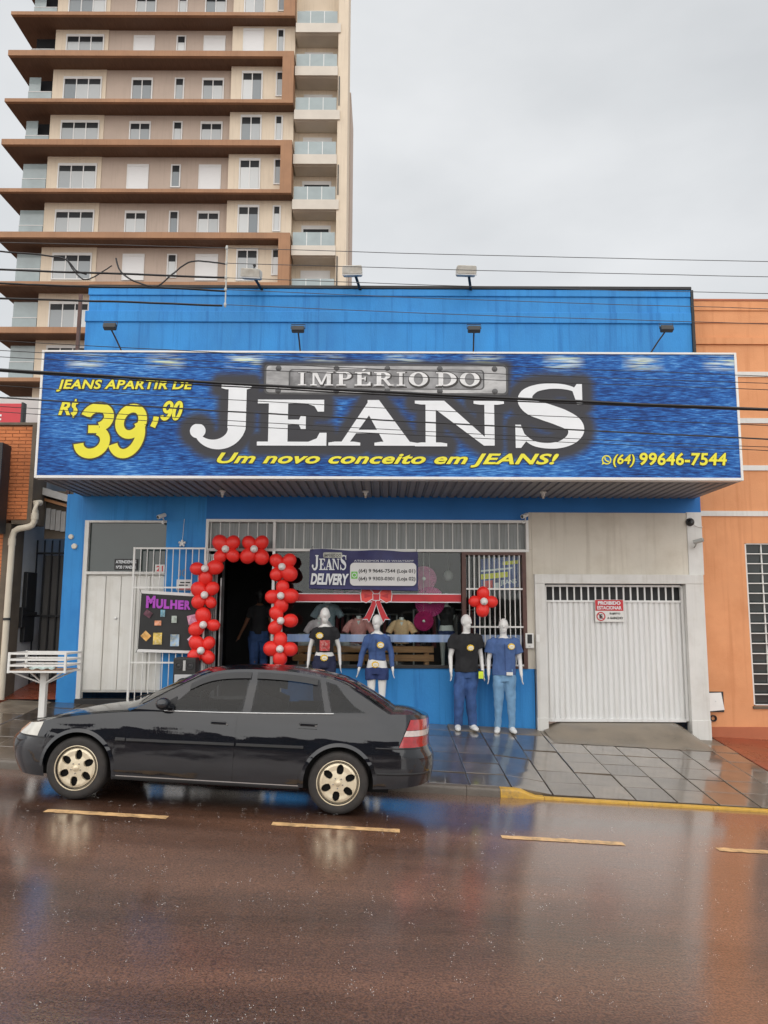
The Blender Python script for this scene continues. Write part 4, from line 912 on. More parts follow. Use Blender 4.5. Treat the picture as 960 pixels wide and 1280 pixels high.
# dome and bullet cameras on the garage post, two more by the shop front
def dome(x, y, z, label, mt, r=.045):
    t = thing('dome_camera', label, 'camera', (x, y, z))
    m = MB(); m.lathe([(0, 0), (r*1.15, 0), (r*1.15, -.03), (r*.9, -.035)], (x, y, z), 'y', 18); m.build('base', mt, t, smooth=40)
    m = MB(); m.ball((x, y-.035, z-.01), r*.85); m.build('globe', black_metal, t, smooth=180)
    m = MB(); m.ball((x, y-.07, z-.02), r*.35); m.build('lens', glass_dk, t, smooth=180)
dome(5.20, 12.97, 3.575, 'black dome camera on the white post above the garage', black_metal, .06)
m = MB(); m.tube([(5.24, 12.96, 3.55), (5.32, 12.95, 3.50), (5.41, 12.96, 3.49)], .007, 6); o = m.build('camera_cable', white_metal); tag(o, 'short pale cable running from the dome camera', 'cable')
def bullet(p, d, label, mt):
    t = thing('bullet_camera', label, 'camera', p); p = Vector(p); d = Vector(d).normalized()
    m = MB(); m.tube([p-d*.09, p-d*.085, p+d*.07, p+d*.075], [.03, .036, .036, .03], 14); m.build('barrel', mt, t, smooth=40)
    m = MB(); m.tube([p+d*.0755, p+d*.08], [.026, .022], 12); m.build('lens', glass_dk, t)
    m = MB(); m.tube([p-d*.04-Vector((0, 0, .03)), p-d*.05-Vector((0, -.05, .08)), (p.x, 12.985, p.z-.09)], .012, 8); m.build('arm', mt, t, smooth=40)
    m = MB(); m.lathe([(0, -.012), (.03, -.012), (.03, .0)], (p.x, 12.985, p.z-.09), 'y', 12); m.build('foot', mt, t)
lamp_grey = mat('grey_camera_shell', (.42, .43, .41), .4, .06, 5)
bullet((5.27, 12.80, 3.24), (.85, -.45, .25), 'grey bullet camera below the dome camera on the garage post', lamp_grey)
bullet((-3.76, 12.86, 3.63), (-.5, -.8, -.35), 'white bullet camera above the corner of the white door', white_metal)
bullet((2.37, 12.86, 3.66), (-.6, -.7, -.3), 'white bullet camera at the top right corner of the shop front', white_metal)
t = thing('spider_bracket', 'white star shaped cable rose on the blue pier above the open grille', 'fixture', (-3.42, 12.99, 3.18))
m = MB(); m.lathe([(0, -.05), (.03, -.045), (.04, 0)], (-3.42, 12.998, 3.18), 'y', 12); m.build('hub', white_metal, t, smooth=50)
for k in range(5): a = k*1.257+.3; m = MB(); m.ball((-3.42+.045*math.cos(a), 12.97, 3.18+.045*math.sin(a)), .022, 8, 6); m.build('cup', white_metal, t, smooth=180)
m = MB(); m.tube([(-3.42, 12.985, 3.22), (-3.40, 12.985, 3.60)], .004, 5); m.build('cord', white_metal, t)
# intercom
t = thing('intercom', 'white intercom box with dark screen on the strip beside the garage', 'intercom', (2.43, 12.98, 1.45))
m = MB(); m.box(2.36, 2.50, 12.93, 12.999, 1.45, 1.70); m.build('case', white_metal, t, bevel=.012)
m = MB(); m.box(2.39, 2.47, 12.922, 12.929, 1.53, 1.68); m.build('screen', black_metal, t, bevel=.003)
m = MB(); m.lathe([(0, -.01), (.014, -.01), (.016, 0)], (2.43, 12.93, 1.49), 'y', 12); m.build('button', alu, t)
m = MB(); m.box(2.535, 2.59, 12.898, 12.904, 1.56, 1.68); o = m.build('sticker', white_metal); tag(o, 'tiny white sticker on the garage post beside the intercom', 'sticker')
# no parking board on the gate
t = thing('no_parking_sign', 'red and white no parking sign hung on the garage gate', 'sign', (3.79, 13.0, 1.9))
m = MB(); m.box(3.55, 4.03, 13.0, 13.012, 1.89, 2.26); m.build('board', white_metal, t, bevel=.003)
m = MB(); m.box(3.556, 4.024, 12.994, 12.999, 2.075, 2.255); m.build('red_field', red_print, t)
lettering('PROIBIDO', 3.60, 3.98, 2.175, 2.235, 12.991, white_print, t, offset=.04); lettering('ESTACIONAR', 3.585, 3.995, 2.095, 2.155, 12.991, white_print, t, offset=.03)
lettering('SUJEITO', 3.79, 3.97, 2.005, 2.045, 12.994, black_print, t, offset=.03); lettering('A GUINCHO', 3.75, 4.01, 1.935, 1.975, 12.994, black_print, t, offset=.03)
m = MB(); vs, fs = stroke(arc(3.645, 1.98, .066, .066, 0, 360, 28), .018); m.add([(a, 12.995, b) for a, b in vs], fs); vs, fs = stroke([(3.60, 2.025), (3.69, 1.935)], .014); m.add([(a, 12.9945, b) for a, b in vs], fs); m.build('prohibition_ring', red_print, t)
lettering('E', 3.62, 3.672, 1.945, 2.015, 12.993, black_print, t, offset=.05)
# address plates on the door glass and pier
t = thing('address_sign', 'black notice with white lettering on the glass above the white door', 'sign', (-4.39, 13.04, 2.72))
m = MB(); m.box(-4.57, -4.18, 13.035, 13.055, 2.73, 2.915); m.build('board', black_print, t)
lettering('ATENDEMOS', -4.55, -4.20, 2.84, 2.895, 13.031, white_print, t, offset=.03); lettering('Nº30 1ºANDAR', -4.54, -4.20, 2.75, 2.805, 13.031, white_print, t, offset=.03)
t = thing('house_number_plate', 'small white plate with red 21 behind the white grille', 'sign', (-3.78, 13.0, 2.7))
m = MB(); m.box(-3.86, -3.70, 12.975, 12.985, 2.68, 2.82); m.build('plate', white_metal, t); lettering('21', -3.835, -3.725, 2.705, 2.80, 12.971, red_print, t, offset=.03)
t = thing('wall_number', 'grey 30 and small white notice on the blue pier behind the grille', 'sign', (-3.37, 13.0, 2.4))
lettering('30', -3.48, -3.34, 2.62, 2.74, 12.994, mat('worn_grey_print', (.2, .22, .28), .6), t)
m = MB(); m.box(-3.49, -3.24, 12.985, 12.997, 2.39, 2.57); m.build('notice', white_metal, t)
m = MB(); m.box(-3.47, -3.26, 12.981, 12.984, 2.40, 2.43); m.build('red_line', red_print, t)
for k in range(2): m = MB(); m.box(-3.46+k*.03, -3.30+k*.04, 12.981, 12.984, 2.465+k*.045, 2.485+k*.045); m.build('text_line', black_print, t)

# ------------------------------------------------------------------ overhead wires on the street poles
cable_m = mat('black_cable', (.012, .012, .013), .5, .1, 4); thin_m = mat('grey_conductor', (.05, .05, .052), .5, .1, 4)
WYD = 8.6
def wire(pts, r, label, group=None, mt=cable_m, Y=WYD, name='overhead_wire', ext=True):
    p = [at(u, v, Y) for u, v in pts]
    if ext:
        d0 = (p[0]-p[1]).normalized(); d1 = (p[-1]-p[-2]).normalized()
        if pts[0][0] <= 2: p.insert(0, p[0]+d0*14)
        if pts[-1][0] >= 958: p.append(p[-1]+d1*14)
    q = []
    for i in range(len(p)-1):
        p0, p1, p2, p3 = p[max(i-1, 0)], p[i], p[i+1], p[min(i+2, len(p)-1)]
        if (p1-p0).length > 9: p0 = p1+(p1-p2)
        if (p3-p2).length > 9: p3 = p2+(p2-p1)
        for k in range(6): t_ = k/6; q.append((.5*((2*p1)+(p2-p0)*t_+(2*p0-5*p1+4*p2-p3)*t_**2+(3*p1-p0-3*p2+p3)*t_**3) if (p2-p1).length < 9 else p1.lerp(p2, t_))+Vector((0, 0, mnoise.noise(Vector((i*3.1+k*.5, pts[0][1]*.37, 0)))*.006)))
    q.append(p[-1])
    m = MB(); m.tube(q, r, 6); o = m.build(name, mt, smooth=60); tag(o, label, 'wire', group)
def line(v0, v1, sag=3): return [(0, v0), (240, v0+(v1-v0)*.25+sag*.75), (480, (v0+v1)/2+sag), (720, v0+(v1-v0)*.75+sag*.75), (960, v1)]
wire(line(462, 512), .017, 'thickest black cable slanting across the signboard through JEANS')
wire(line(464, 513, 5), .008, 'black wire running tight under the thickest cable across the signboard')
wire(line(497, 549, 2), .009, 'medium black wire crossing the price and the lower half of JEANS')
for (a, b), w_ in zip(((426, 470), (438, 479), (446, 487), (482, 532), (508, 559), (515, 563)), ('topmost thin wire, crossing just at the signboard top edge', 'second thin wire from the top crossing the signboard', 'third thin wire from the top, just above the thickest cable', 'thin wire crossing just below the thickest cable on the signboard', 'second lowest thin wire crossing the price numerals', 'lowest thin wire crossing the signboard')): wire(line(a, b), .0042, w_, 'thin wires across the signboard')
G = 'thin wires above the roof'
for pts, w_ in zip(([(0, 303), (140, 306), (284, 310), (600, 319), (960, 327)], [(284, 329), (600, 338), (960, 346)], [(284, 347), (600, 358), (960, 367)], [(284, 362), (600, 375), (960, 386)], [(284, 381), (600, 394), (960, 405)]), ('highest thin grey wire crossing the sky above the roof', 'second thin grey wire below the highest, crossing the sky', 'thin grey wire running along just over the roof coping', 'upper thin grey wire crossing the blue parapet', 'lower thin grey wire crossing the blue parapet')):
    wire(pts, .004, w_, G, thin_m)
wire([(0, 314), (75, 322), (95, 338), (108, 343)], .010, 'black cable end drooping left of the tower windows')
wire([(83, 323), (92, 338), (104, 349), (118, 346), (140, 332)], .008, 'short curled black jumper loop at the left', ext=False)
wire([(145, 323), (150, 338), (165, 350), (195, 358), (215, 343), (236, 328), (260, 327), (283, 330)], .010, 'black jumper cable dipping then rising to the white spreader', ext=False)
wire([(0, 337), (140, 342), (283, 347)], .012, 'upper straight black cable ending at the white spreader')
wire([(0, 354), (70, 357), (140, 359), (210, 360), (283, 364)], .012, 'wavy black cable along the parapet ending at the white spreader')
wire([(0, 373), (140, 377), (278, 382)], .012, 'lowest black cable over the blue parapet ending at the white spreader')
t = thing('wire_spreader', 'white insulated spreader holding the cables above the parapet', 'spreader', at(284, 382, WYD))
m = MB(); m.bar(at(284, 307, WYD), at(281.5, 384, WYD), .014, .014); m.build('rod', lamp_grey, t)
for v in (310, 329, 347, 362, 381): m = MB(); m.ball(at(283.5-(v-310)*.03, v, WYD), (.017, .017, .03), 10, 8); m.build('insulator', lamp_grey, t, smooth=180)
# ------------------------------------------------------------------ grille leaf, poster, loudspeaker
t = thing('grille_leaf', 'open white steel grille leaf standing before the door and blue pier', 'gate', (-3.6, 12.86, .5))
gx0, gx1 = -4.18, -2.99
for x0 in (gx0, gx1): m = MB(); m.box(x0-.016, x0+.016, 12.84, 12.872, .50, 3.10); m.build('stile', white_metal, t)
for z0 in (3.085, 2.43, 1.20, .55): m = MB(); m.box(gx0+.016, gx1-.016, 12.845, 12.867, z0-.013, z0+.013); m.build('rail', white_metal, t)
gb = None
for i in range(1, 11):
    x0 = gx0+(gx1-gx0)*i/11
    if gb is None: m = MB(); m.tube([(x0, 12.856, .563), (x0, 12.856, 3.072)], .008, 8); gb = m.build('bar', white_metal, t, smooth=60)
    else: copy_part(gb, t, (x0, 12.856, 1.8175))
poster_bk = mat('black_card', (.02, .02, .021), .6, .15, 3); card_white = mat('white_card', (.7, .69, .68), .6, .04, 4)
purple = mat('purple_foam', (.42, .06, .50), .5, .08, 5)
poster = thing('womens_day_poster', 'black card poster with purple MULHER lettering hung on the white grille', 'poster', (-3.45, 12.8, 1.42))
TL, TR, BL, BR = (-4.015, 2.33), (-2.86, 2.27), (-4.035, 1.42), (-2.90, 1.39)
def pq(a, b, y=12.80):
    top = Vector(TL).lerp(Vector(TR), a); bot = Vector(BL).lerp(Vector(BR), a); p = top.lerp(bot, b); return (p.x, y-.01*math.sin(a*7)*.5, p.y)
m = MB(); m.grid(lambda a, b: pq(a, b), 16, 4); m.build('card', poster_bk, poster, fixn=False)
m = MB(); m.grid(lambda a, b: pq(-.01+1.02*a, -.055+.055*b), 16, 1); m.build('top_edge', card_white, poster, fixn=False)
m = MB(); m.grid(lambda a, b: pq(-.01+1.02*a, 1.0+.05*b), 16, 1); m.build('bottom_edge', card_white, poster, fixn=False)
px = -3.925
for ch, w, h in (('M', .155, .20), ('U', .115, .155), ('L', .095, .155), ('H', .115, .15), ('E', .095, .15), ('R', .105, .15)):
    m = MB(); vs, fs = text_mesh(ch, 0, .06); vs = fit(vs, px, px+w, 2.09-(px+3.925)*.04, 2.09-(px+3.925)*.04+h); m.add([(a, 12.775, b) for a, b in vs], fs); m.build('letter', purple, poster, fixn=False); px += w+.012
def photo(a, b, wd, hg, rot, base, c2):
    c = pq(a, b); mm = mat('photo_print_%d' % len(MATS), base, .35, .5, 9, dirt=(*c2, .9), dscale=22); R = Matrix.Rotation(rot, 2)
    pts = [R @ Vector(q) for q in ((-wd/2, -hg/2), (wd/2, -hg/2), (wd/2, hg/2), (-wd/2, hg/2))]
    m = MB(); m.add([(c[0]+p.x, 12.778, c[2]+p.y) for p in pts], [(0, 1, 2, 3)]); m.build('photo', mm, poster, fixn=False)
photo(.12, .36, .125, .10, -.6, (.10, .03, .05), (.25, .12, .15)); photo(.33, .34, .075, .115, 0, (.15, .35, .45), (.6, .65, .6)); photo(.27, .52, .11, .08, 0, (.65, .25, .12), (.7, .65, .6)); photo(.50, .44, .085, .115, 0, (.35, .4, .35), (.6, .65, .7))
photo(.11, .76, .13, .12, -.75, (.72, .38, .10), (.8, .6, .3)); photo(.28, .80, .145, .19, 0, (.7, .5, .1), (.75, .7, .65)); photo(.53, .82, .145, .19, 0, (.30, .42, .55), (.75, .6, .2)); photo(.78, .42, .2, .15, .25, (.6, .25, .38), (.75, .6, .7)); photo(.80, .80, .16, .14, -.8, (.7, .5, .65), (.75, .7, .75))
for a, b in ((TL, (-4.06, 2.40)), (BL, (-4.08, 1.36))): m = MB(); m.bar((a[0], 12.79, a[1]), (b[0], 12.85, b[1]), .006); m.build('string', black_metal, poster)
t = thing('loudspeaker', 'black loudspeaker with silver woofer ring standing below the poster', 'speaker', (-3.17, 12.55, .42))
m = MB(); m.box(-3.35, -2.99, 12.45, 12.78, .45, 1.30); m.build('cabinet', mat('speaker_black', (.02, .02, .02), .5), t, bevel=.02)
m = MB(); m.box(-3.32, -3.02, 12.438, 12.449, .52, 1.04); m.build('baffle', mat('speaker_silver', (.55, .55, .56), .35, .05, 4, metal=.3), t, bevel=.01)
m = MB(); m.lathe([(.13, -.006), (.125, -.03), (.105, -.03), (.10, 0), (.05, .0), (.03, -.015), (0, -.018)], (-3.17, 12.44, .86), 'y', 28); m.build('woofer', black_metal, t, smooth=40)
for xx in (-3.26, -3.08):
    m = MB(); m.lathe([(.06, 0), (.058, -.018), (.045, -.018), (.035, 0), (.0, -.008)], (xx, 12.45, 1.18), 'y', 20); m.build('tweeter', mat('dark_rubber', (.035, .035, .037), .5) if 'dark_rubber' not in MATS else MATS['dark_rubber'], t, smooth=40)
m = MB(); m.box(-3.19, -3.15, 12.44, 12.449, 1.10, 1.26); m.build('port_badge', alu, t)

# ------------------------------------------------------------------ balloon flowers round the entrance
bal_red = mat('obj_red_latex', (.80, .028, .020), .42, .05, 6, spec=.5); bal_white = mat('obj_white_latex', (.74, .68, .66), .3, .04, 6)
def balloon_mesh(nm, r, mt):
    m = MB(); prof = []
    for i in range(13):
        th = math.pi*i/12; prof.append((r*math.sin(th)*(1+.05*math.cos(th)), r*1.06*math.cos(th)))
    m.lathe([(max(a, .0005), b) for a, b in prof], (0, 0, 0), 'z', 20); m.lathe([(.006, -r*1.05), (.014, -r*1.13), (.0005, -r*1.13)], (0, 0, 0), 'z', 8)
    me = m.mesh(nm, smooth=180); me.materials.append(mt); return me
red_me = balloon_mesh('balloon', .125, bal_red); wh_me = balloon_mesh('balloon', .062, bal_white)
def flower(u, v, angs, label, sc=1.0, rad=.145, Y=12.72, white=True):
    c = at(u, v, Y); t = thing('balloon_flower', label, 'balloons', c, 'red balloon flowers round the shop entrance')
    for a, s in angs:
        o = bpy.data.objects.new('balloon', red_me); COL.objects.link(o); o.parent = t; a = math.radians(a+random.uniform(-5, 5)); s *= sc*random.uniform(.88, 1.09)
        o.location = (math.cos(a)*rad*sc*1.0, random.uniform(-.03, .03), math.sin(a)*rad*sc); o.scale = (s*.97, s*.84, s*1.06)
        o.rotation_euler = (random.uniform(-.2, .2), math.pi/2-a, 0)
    if white:
        o = bpy.data.objects.new('white_balloon', wh_me); COL.objects.link(o); o.parent = t; o.location = (0, -.115, 0); o.rotation_euler = (-1.2, 0, 0); o['label'] = 'small white balloon at the centre'
Q = [(45, 1), (135, 1), (225, 1), (315, 1)]; Pq = [(90, 1), (180, 1), (270, .95), (0, 1)]
flower(283.5, 687, Q, 'red balloon flower at the left of the pair over the doorway')
flower(319, 687, Q, 'red balloon flower at the right of the pair over the doorway', 1.02)
flower(258, 711, [(175, 1), (5, .95), (265, 1)], 'three petal red balloon flower topmost in the column left of the doorway')
flower(257.5, 744, [(140, 1.02), (45, .95), (220, 1.05), (310, .85)], 'red balloon flower second from the top in the column left of the doorway')
flower(256, 781, [(105, 1), (0, .9), (205, 1)], 'three petal red balloon flower beside the right edge of the black poster')
flower(253, 813, [(130, 1), (50, .95), (215, 1), (315, .95)], 'lowest red balloon flower in the left column above the loudspeaker')
flower(353.5, 709, Q, 'red balloon flower topmost in the column right of the doorway')
flower(352, 745, Pq, 'cross shaped red balloon flower at the end of the red ribbon')
flower(352, 776, [(130, 1), (0, 1), (225, 1)], 'three petal red balloon flower in the column right of the doorway')
flower(351, 811, [(90, .95), (180, 1.05), (270, .95), (0, .9)], 'lowest red balloon flower in the column right of the doorway')
flower(604, 752, [(90, 1.0), (180, .95), (270, .95), (0, .85)], 'red balloon flower tied to the window grille above two mannequins', .9)
for i, (a, b, lb) in enumerate((((258, 700), (252, 832), 'thin white pole holding the left balloon column'), ((353, 700), (351, 832), 'thin white pole holding the right balloon column'))):
    p, q = at(*a, 12.80), at(*b, 12.80); q.z = .45; m = MB(); m.tube([p, q], .02, 10); o = m.build('balloon_pole', white_metal, smooth=50); tag(o, lb, 'pole', 'poles of the balloon arch')

# ------------------------------------------------------------------ delivery banner, ribbon, stickers on the show window
navy = mat('navy_vinyl', (.022, .020, .10), .5, .18, 3, dirt=(.05, .06, .22, .5), dscale=2.5)
ban = thing('delivery_banner', 'navy vinyl JEANS DELIVERY banner tied over the show window', 'banner', (-.33, 12.94, 2.42))
bx0, bx1, bz0, bz1 = -1.25, .575, 2.425, 3.085
def bw(x, z): a = (x-bx0)/(bx1-bx0); b = (z-bz0)/(bz1-bz0); return 12.93+.010*math.sin(a*26+b*3)*b**2+.012*math.sin(a*9-b*5)*(.3+b)
m = MB(); m.grid(lambda a, b: (bx0+(bx1-bx0)*a, bw(bx0+(bx1-bx0)*a, bz0+(bz1-bz0)*b), bz0+(bz1-bz0)*b-.03*a+.012*math.sin(a*12)*b), 60, 18); m.build('sheet', navy, ban, smooth=180, fixn=False)
for c, a, b, z0, z1 in (('J', -1.215, -1.10, 2.735, 2.985), ('E', -1.085, -.985, 2.735, 2.925), ('A', -.985, -.86, 2.735, 2.925), ('N', -.87, -.745, 2.735, 2.925), ('S', -.735, -.625, 2.735, 2.985)): glyph(c, a, b, z0, z1, 12.895, white_print, ban)
flat(rrect(-1.02, -.70, 2.94, 3.03, .02), 12.892, 'plaque', mat('banner_plaque', (.45, .45, .40), .5, .3, 12), ban); lettering('IMPÉRIO DO', -1.0, -.72, 2.955, 3.015, 12.889, plate_dk, ban, offset=.02)
lettering('DELIVERY', -1.225, -.585, 2.485, 2.675, 12.895, white_print, ban, shear=.18, offset=.045, tilt=-.015)
flat(rrect(-.565, .545, 2.475, 2.86, .07), 12.897, 'white_field', card_white, ban)
flat(rrect(-.545, -.44, 2.59, 2.71, .01), 12.893, 'green_square', mat('green_print', (.16, .52, .08), .4), ban)
m = MB(); vs, fs = stroke(arc(-.4925, 2.65, .034, .034, 0, 360, 20), .01); m.add([(a, 12.890, b) for a, b in vs], fs); m.build('handset_mark', white_print, ban)
lettering('(64) 9 9646-7544 (Loja 01)', -.42, .53, 2.675, 2.755, 12.893, black_print, ban, offset=.02); lettering('(64) 9 9303-0301 (Loja 02)', -.42, .53, 2.545, 2.625, 12.893, black_print, ban, offset=.02)
lettering('ATENDEMOS PELO WHATSAPP', -.50, .50, 2.875, 2.905, 12.890, white_print, ban)
for xx, zz in ((bx0+.03, bz1), (bx1-.03, bz1-.03)): m = MB(); m.bar((xx, 12.93, zz-.02), (xx+.02, 12.985, zz+.06), .006); m.build('tie', black_metal, ban)
rib = thing('ribbon_sticker', 'printed red gift ribbon with a big bow stuck across the show window', 'sticker', (-.2, 13.08, 1.88))
m = MB(); m.box(-1.83, 1.31, 13.082, 13.084, 2.20, 2.352); m.build('white_edge', white_print, rib)
m = MB(); m.box(-1.83, 1.31, 13.078, 13.080, 2.216, 2.336); m.build('band', red_print, rib)
red_hi = mat('bright_red_print', (.72, .06, .05), .4, .25, 5)
def blob(poly, grow, y, mt, nm):
    c = Vector((sum(p[0] for p in poly)/len(poly), sum(p[1] for p in poly)/len(poly)))
    pts = [Vector(p)+(Vector(p)-c).normalized()*grow for p in poly]; m = MB(); m.add([(p.x, y, p.y) for p in pts], [tuple(range(len(pts)))]); m.build(nm, mt, rib)
bc = Vector((-.125, 2.29))
loopL = [(-.02, .02), (-.08, .10), (-.16, .16), (-.24, .15), (-.26, .05), (-.25, -.06), (-.17, -.09), (-.07, -.03)]
loopR = [(-x, y) for x, y in loopL][::-1]; tailL = [(-.05, -.03), (-.10, -.16), (-.18, -.32), (-.23, -.37), (-.15, -.365), (-.12, -.42), (-.06, -.28), (.01, -.08)]
tailR = [(-x, y) for x, y in tailL][::-1]; topl = [(-.05, .03), (-.09, .14), (.0, .17), (.09, .14), (.05, .03)]; knot = [(-.05, -.05), (-.055, .05), (.055, .05), (.05, -.05)]
for i, (pg, mt) in enumerate(((tailL, red_print), (tailR, red_print), (topl, red_print), (loopL, red_hi), (loopR, red_hi), (knot, red_print))):
    pg = [(bc.x+a, bc.y+b) for a, b in pg]; blob(pg, .014, 13.074-i*.003, white_print, 'bow_edge'); blob(pg, 0, 13.0725-i*.003, mt, 'bow')
m = MB(); m.add([(x, 13.0545, z) for x, z in [(bc.x-.2, bc.y+.06), (bc.x-.07, bc.y+.02), (bc.x-.2, bc.y-.02)]], [(0, 1, 2)]); m.build('bow_fold', red_print, rib); m = MB(); m.add([(x, 13.0545, z) for x, z in [(bc.x+.2, bc.y+.06), (bc.x+.07, bc.y+.02), (bc.x+.2, bc.y-.02)]], [(0, 1, 2)]); m.build('bow_fold', red_print, rib)
jstripe = mat('pale_blue_sticker', (.22, .33, .56), .4, .45, 2.6, stretch=(1.4, 1, .2), dirt=(.5, .56, .66, .8), dscale=2.2)
m = MB(); m.box(-1.62, 1.31, 13.083, 13.085, 1.54, 1.665); o = m.build('window_stripe', jstripe); tag(o, 'pale blue sticker stripe along the lower show window', 'sticker')
m = MB(); m.box(1.41, 2.33, 13.113, 13.115, 1.54, 1.665); o = m.build('window_stripe', jstripe); tag(o, 'pale blue sticker stripe behind the barred window', 'sticker')
lettering('SALE', -.86, .1, 2.36, 2.42, 13.2, mat('pink_print', (.7, .25, .45), .5), None, 'pink_lettering'); o = bpy.data.objects['pink_lettering']; tag(o, 'pink lettering peeping out under the delivery banner', 'lettering')
t = thing('window_poster', 'blue and yellow shop poster behind the barred window', 'poster', (2.0, 13.14, 2.43))
def wp(a, b, c, d, y, nm, mt): m = MB(); m.add([(x, y, z+.10*(x-2.0)) for x, z in ((a, c), (b, c), (b, d), (a, d))], [(0, 1, 2, 3)]); m.build(nm, mt, t, fixn=False)
wp(1.66, 2.32, 2.44, 2.98, 13.16, 'sheet', mat('blue_poster', (.06, .09, .30), .4, .4, 4, dirt=(.25, .3, .45, .7), dscale=4)); wp(1.66, 2.12, 2.63, 2.72, 13.155, 'yellow_band', yellow_print); wp(2.04, 2.30, 2.84, 2.90, 13.155, 'yellow_band', yellow_print); wp(1.66, 2.2, 2.76, 2.79, 13.155, 'white_band', white_print); wp(1.70, 1.86, 2.46, 2.60, 13.155, 'picture', red_hi); wp(1.88, 1.96, 2.44, 2.55, 13.155, 'picture', white_print)
lettering('JEANS', 1.99, 2.27, 2.50, 2.60, 13.152, white_print, t, offset=.02, tilt=.1)

# ------------------------------------------------------------------ figures
skin_w = mat('obj_white_mannequin', (.72, .71, .69), .32, .03, 6)
tee_black = mat('obj_black_cotton', (.014, .014, .016), .85, .15, 9, .25, 180); denim_dk = mat('obj_dark_denim', (.022, .040, .135), .8, .22, 9, .3, 260)
denim_mid = mat('obj_mid_denim', (.036, .085, .235), .8, .4, 5, .3, 260); denim_lt = mat('obj_light_denim', (.17, .32, .50), .8, .14, 6, .3, 260); denim_shirt = mat('obj_chambray', (.065, .125, .30), .8, .12, 9, .3, 260)
denim_top = mat('obj_blue_denim_blouse', (.050, .10, .26), .8, .25, 9, .3, 260); shoe_w = mat('obj_white_shoe', (.70, .70, .69), .4, .05, 8); skin_b = mat('obj_brown_skin', (.20, .09, .05), .5, .06, 9); hair_b = mat('obj_black_hair', (.008, .007, .007), .5, .2, 40)
badge_y = mat('yellow_badge', (.75, .50, .04), .4, .2, 20); badge_w = mat('white_badge', (.75, .73, .68), .4, .05, 9)

def ringloft(m, rings, n=20):
    """rings: (cx, cy, z, rx, ry) -> closed tube with flat ends"""
    vs = []; k = len(rings)
    for cx, cy, z, rx, ry in rings:
        for j in range(n): a = 2*math.pi*j/n; vs.append((cx+rx*math.cos(a), cy+ry*math.sin(a), z))
    m.add(vs, [(i*n+j, i*n+(j+1) % n, (i+1)*n+(j+1) % n, (i+1)*n+j) for i in range(k-1) for j in range(n)]+[tuple(range(n-1, -1, -1)), tuple(range((k-1)*n, k*n))])
def limb(m, pts, rs, n=12):
    q = []; r = []
    for i in range(len(pts)-1):
        for k in range(4): q.append(Vector(pts[i]).lerp(Vector(pts[i+1]), k/4)); r.append(rs[i]+(rs[i+1]-rs[i])*k/4)
    q.append(Vector(pts[-1])); r.append(rs[-1])
    m.tube(q, r, n); m.ball(pts[0], rs[0], 10, 8); m.ball(pts[-1], rs[-1], 10, 8)
def hand(m, w, d, side, s=1.0):
    w = Vector(w); d = Vector(d).normalized(); fwd = Vector((0, -1, 0)); ac = d.cross(fwd).normalized(); fw = ac.cross(d).normalized()
    pal = w+d*.085*s
    m.tube([w-d*.02, w+d*.02*s, w+d*.05*s, pal], [(.022*s, .026*s), (.017*s, .034*s), (.015*s, .040*s), (.013*s, .038*s)], 10)
    for k, L in enumerate((.062, .072, .068, .052)):
        b = pal+fw*((k-1.5)*-.0205*s); mid = b+d*(L*.5*s)+ac*(.004*side); e = b+d*(L*s)+ac*(.016*side*1.0)
        m.tube([b-d*.015, mid, e], [.0098*s, .009*s, .0075*s], 8)
    tb_ = w+d*.03*s+fw*.03*s; m.tube([tb_, tb_+d*.035*s+fw*.022*s, tb_+d*.065*s+fw*.026*s], [.0125*s, .0105*s, .008*s], 8)
def torso_rings(sex, k=0.0, z0=None, z1=None):
    R = {'m': [(.86, .150, .105), (.92, .160, .108), (1.00, .158, .105), (1.10, .146, .098), (1.20, .155, .105), (1.30, .172, .115), (1.39, .178, .112), (1.45, .150, .088), (1.49, .085, .062), (1.52, .056, .054)],
         'f': [(.84, .150, .110), (.90, .162, .112), (.98, .150, .105), (1.07, .118, .086), (1.14, .118, .088), (1.22, .138, .112), (1.29, .145, .115), (1.37, .140, .090), (1.42, .100, .068), (1.455, .052, .050)]}[sex]
    R = [(0, 0, z, a+k, b+k) for z, a, b in R if (z0 is None or z >= z0-.001) and (z1 is None or z <= z1+.001)]
    return R
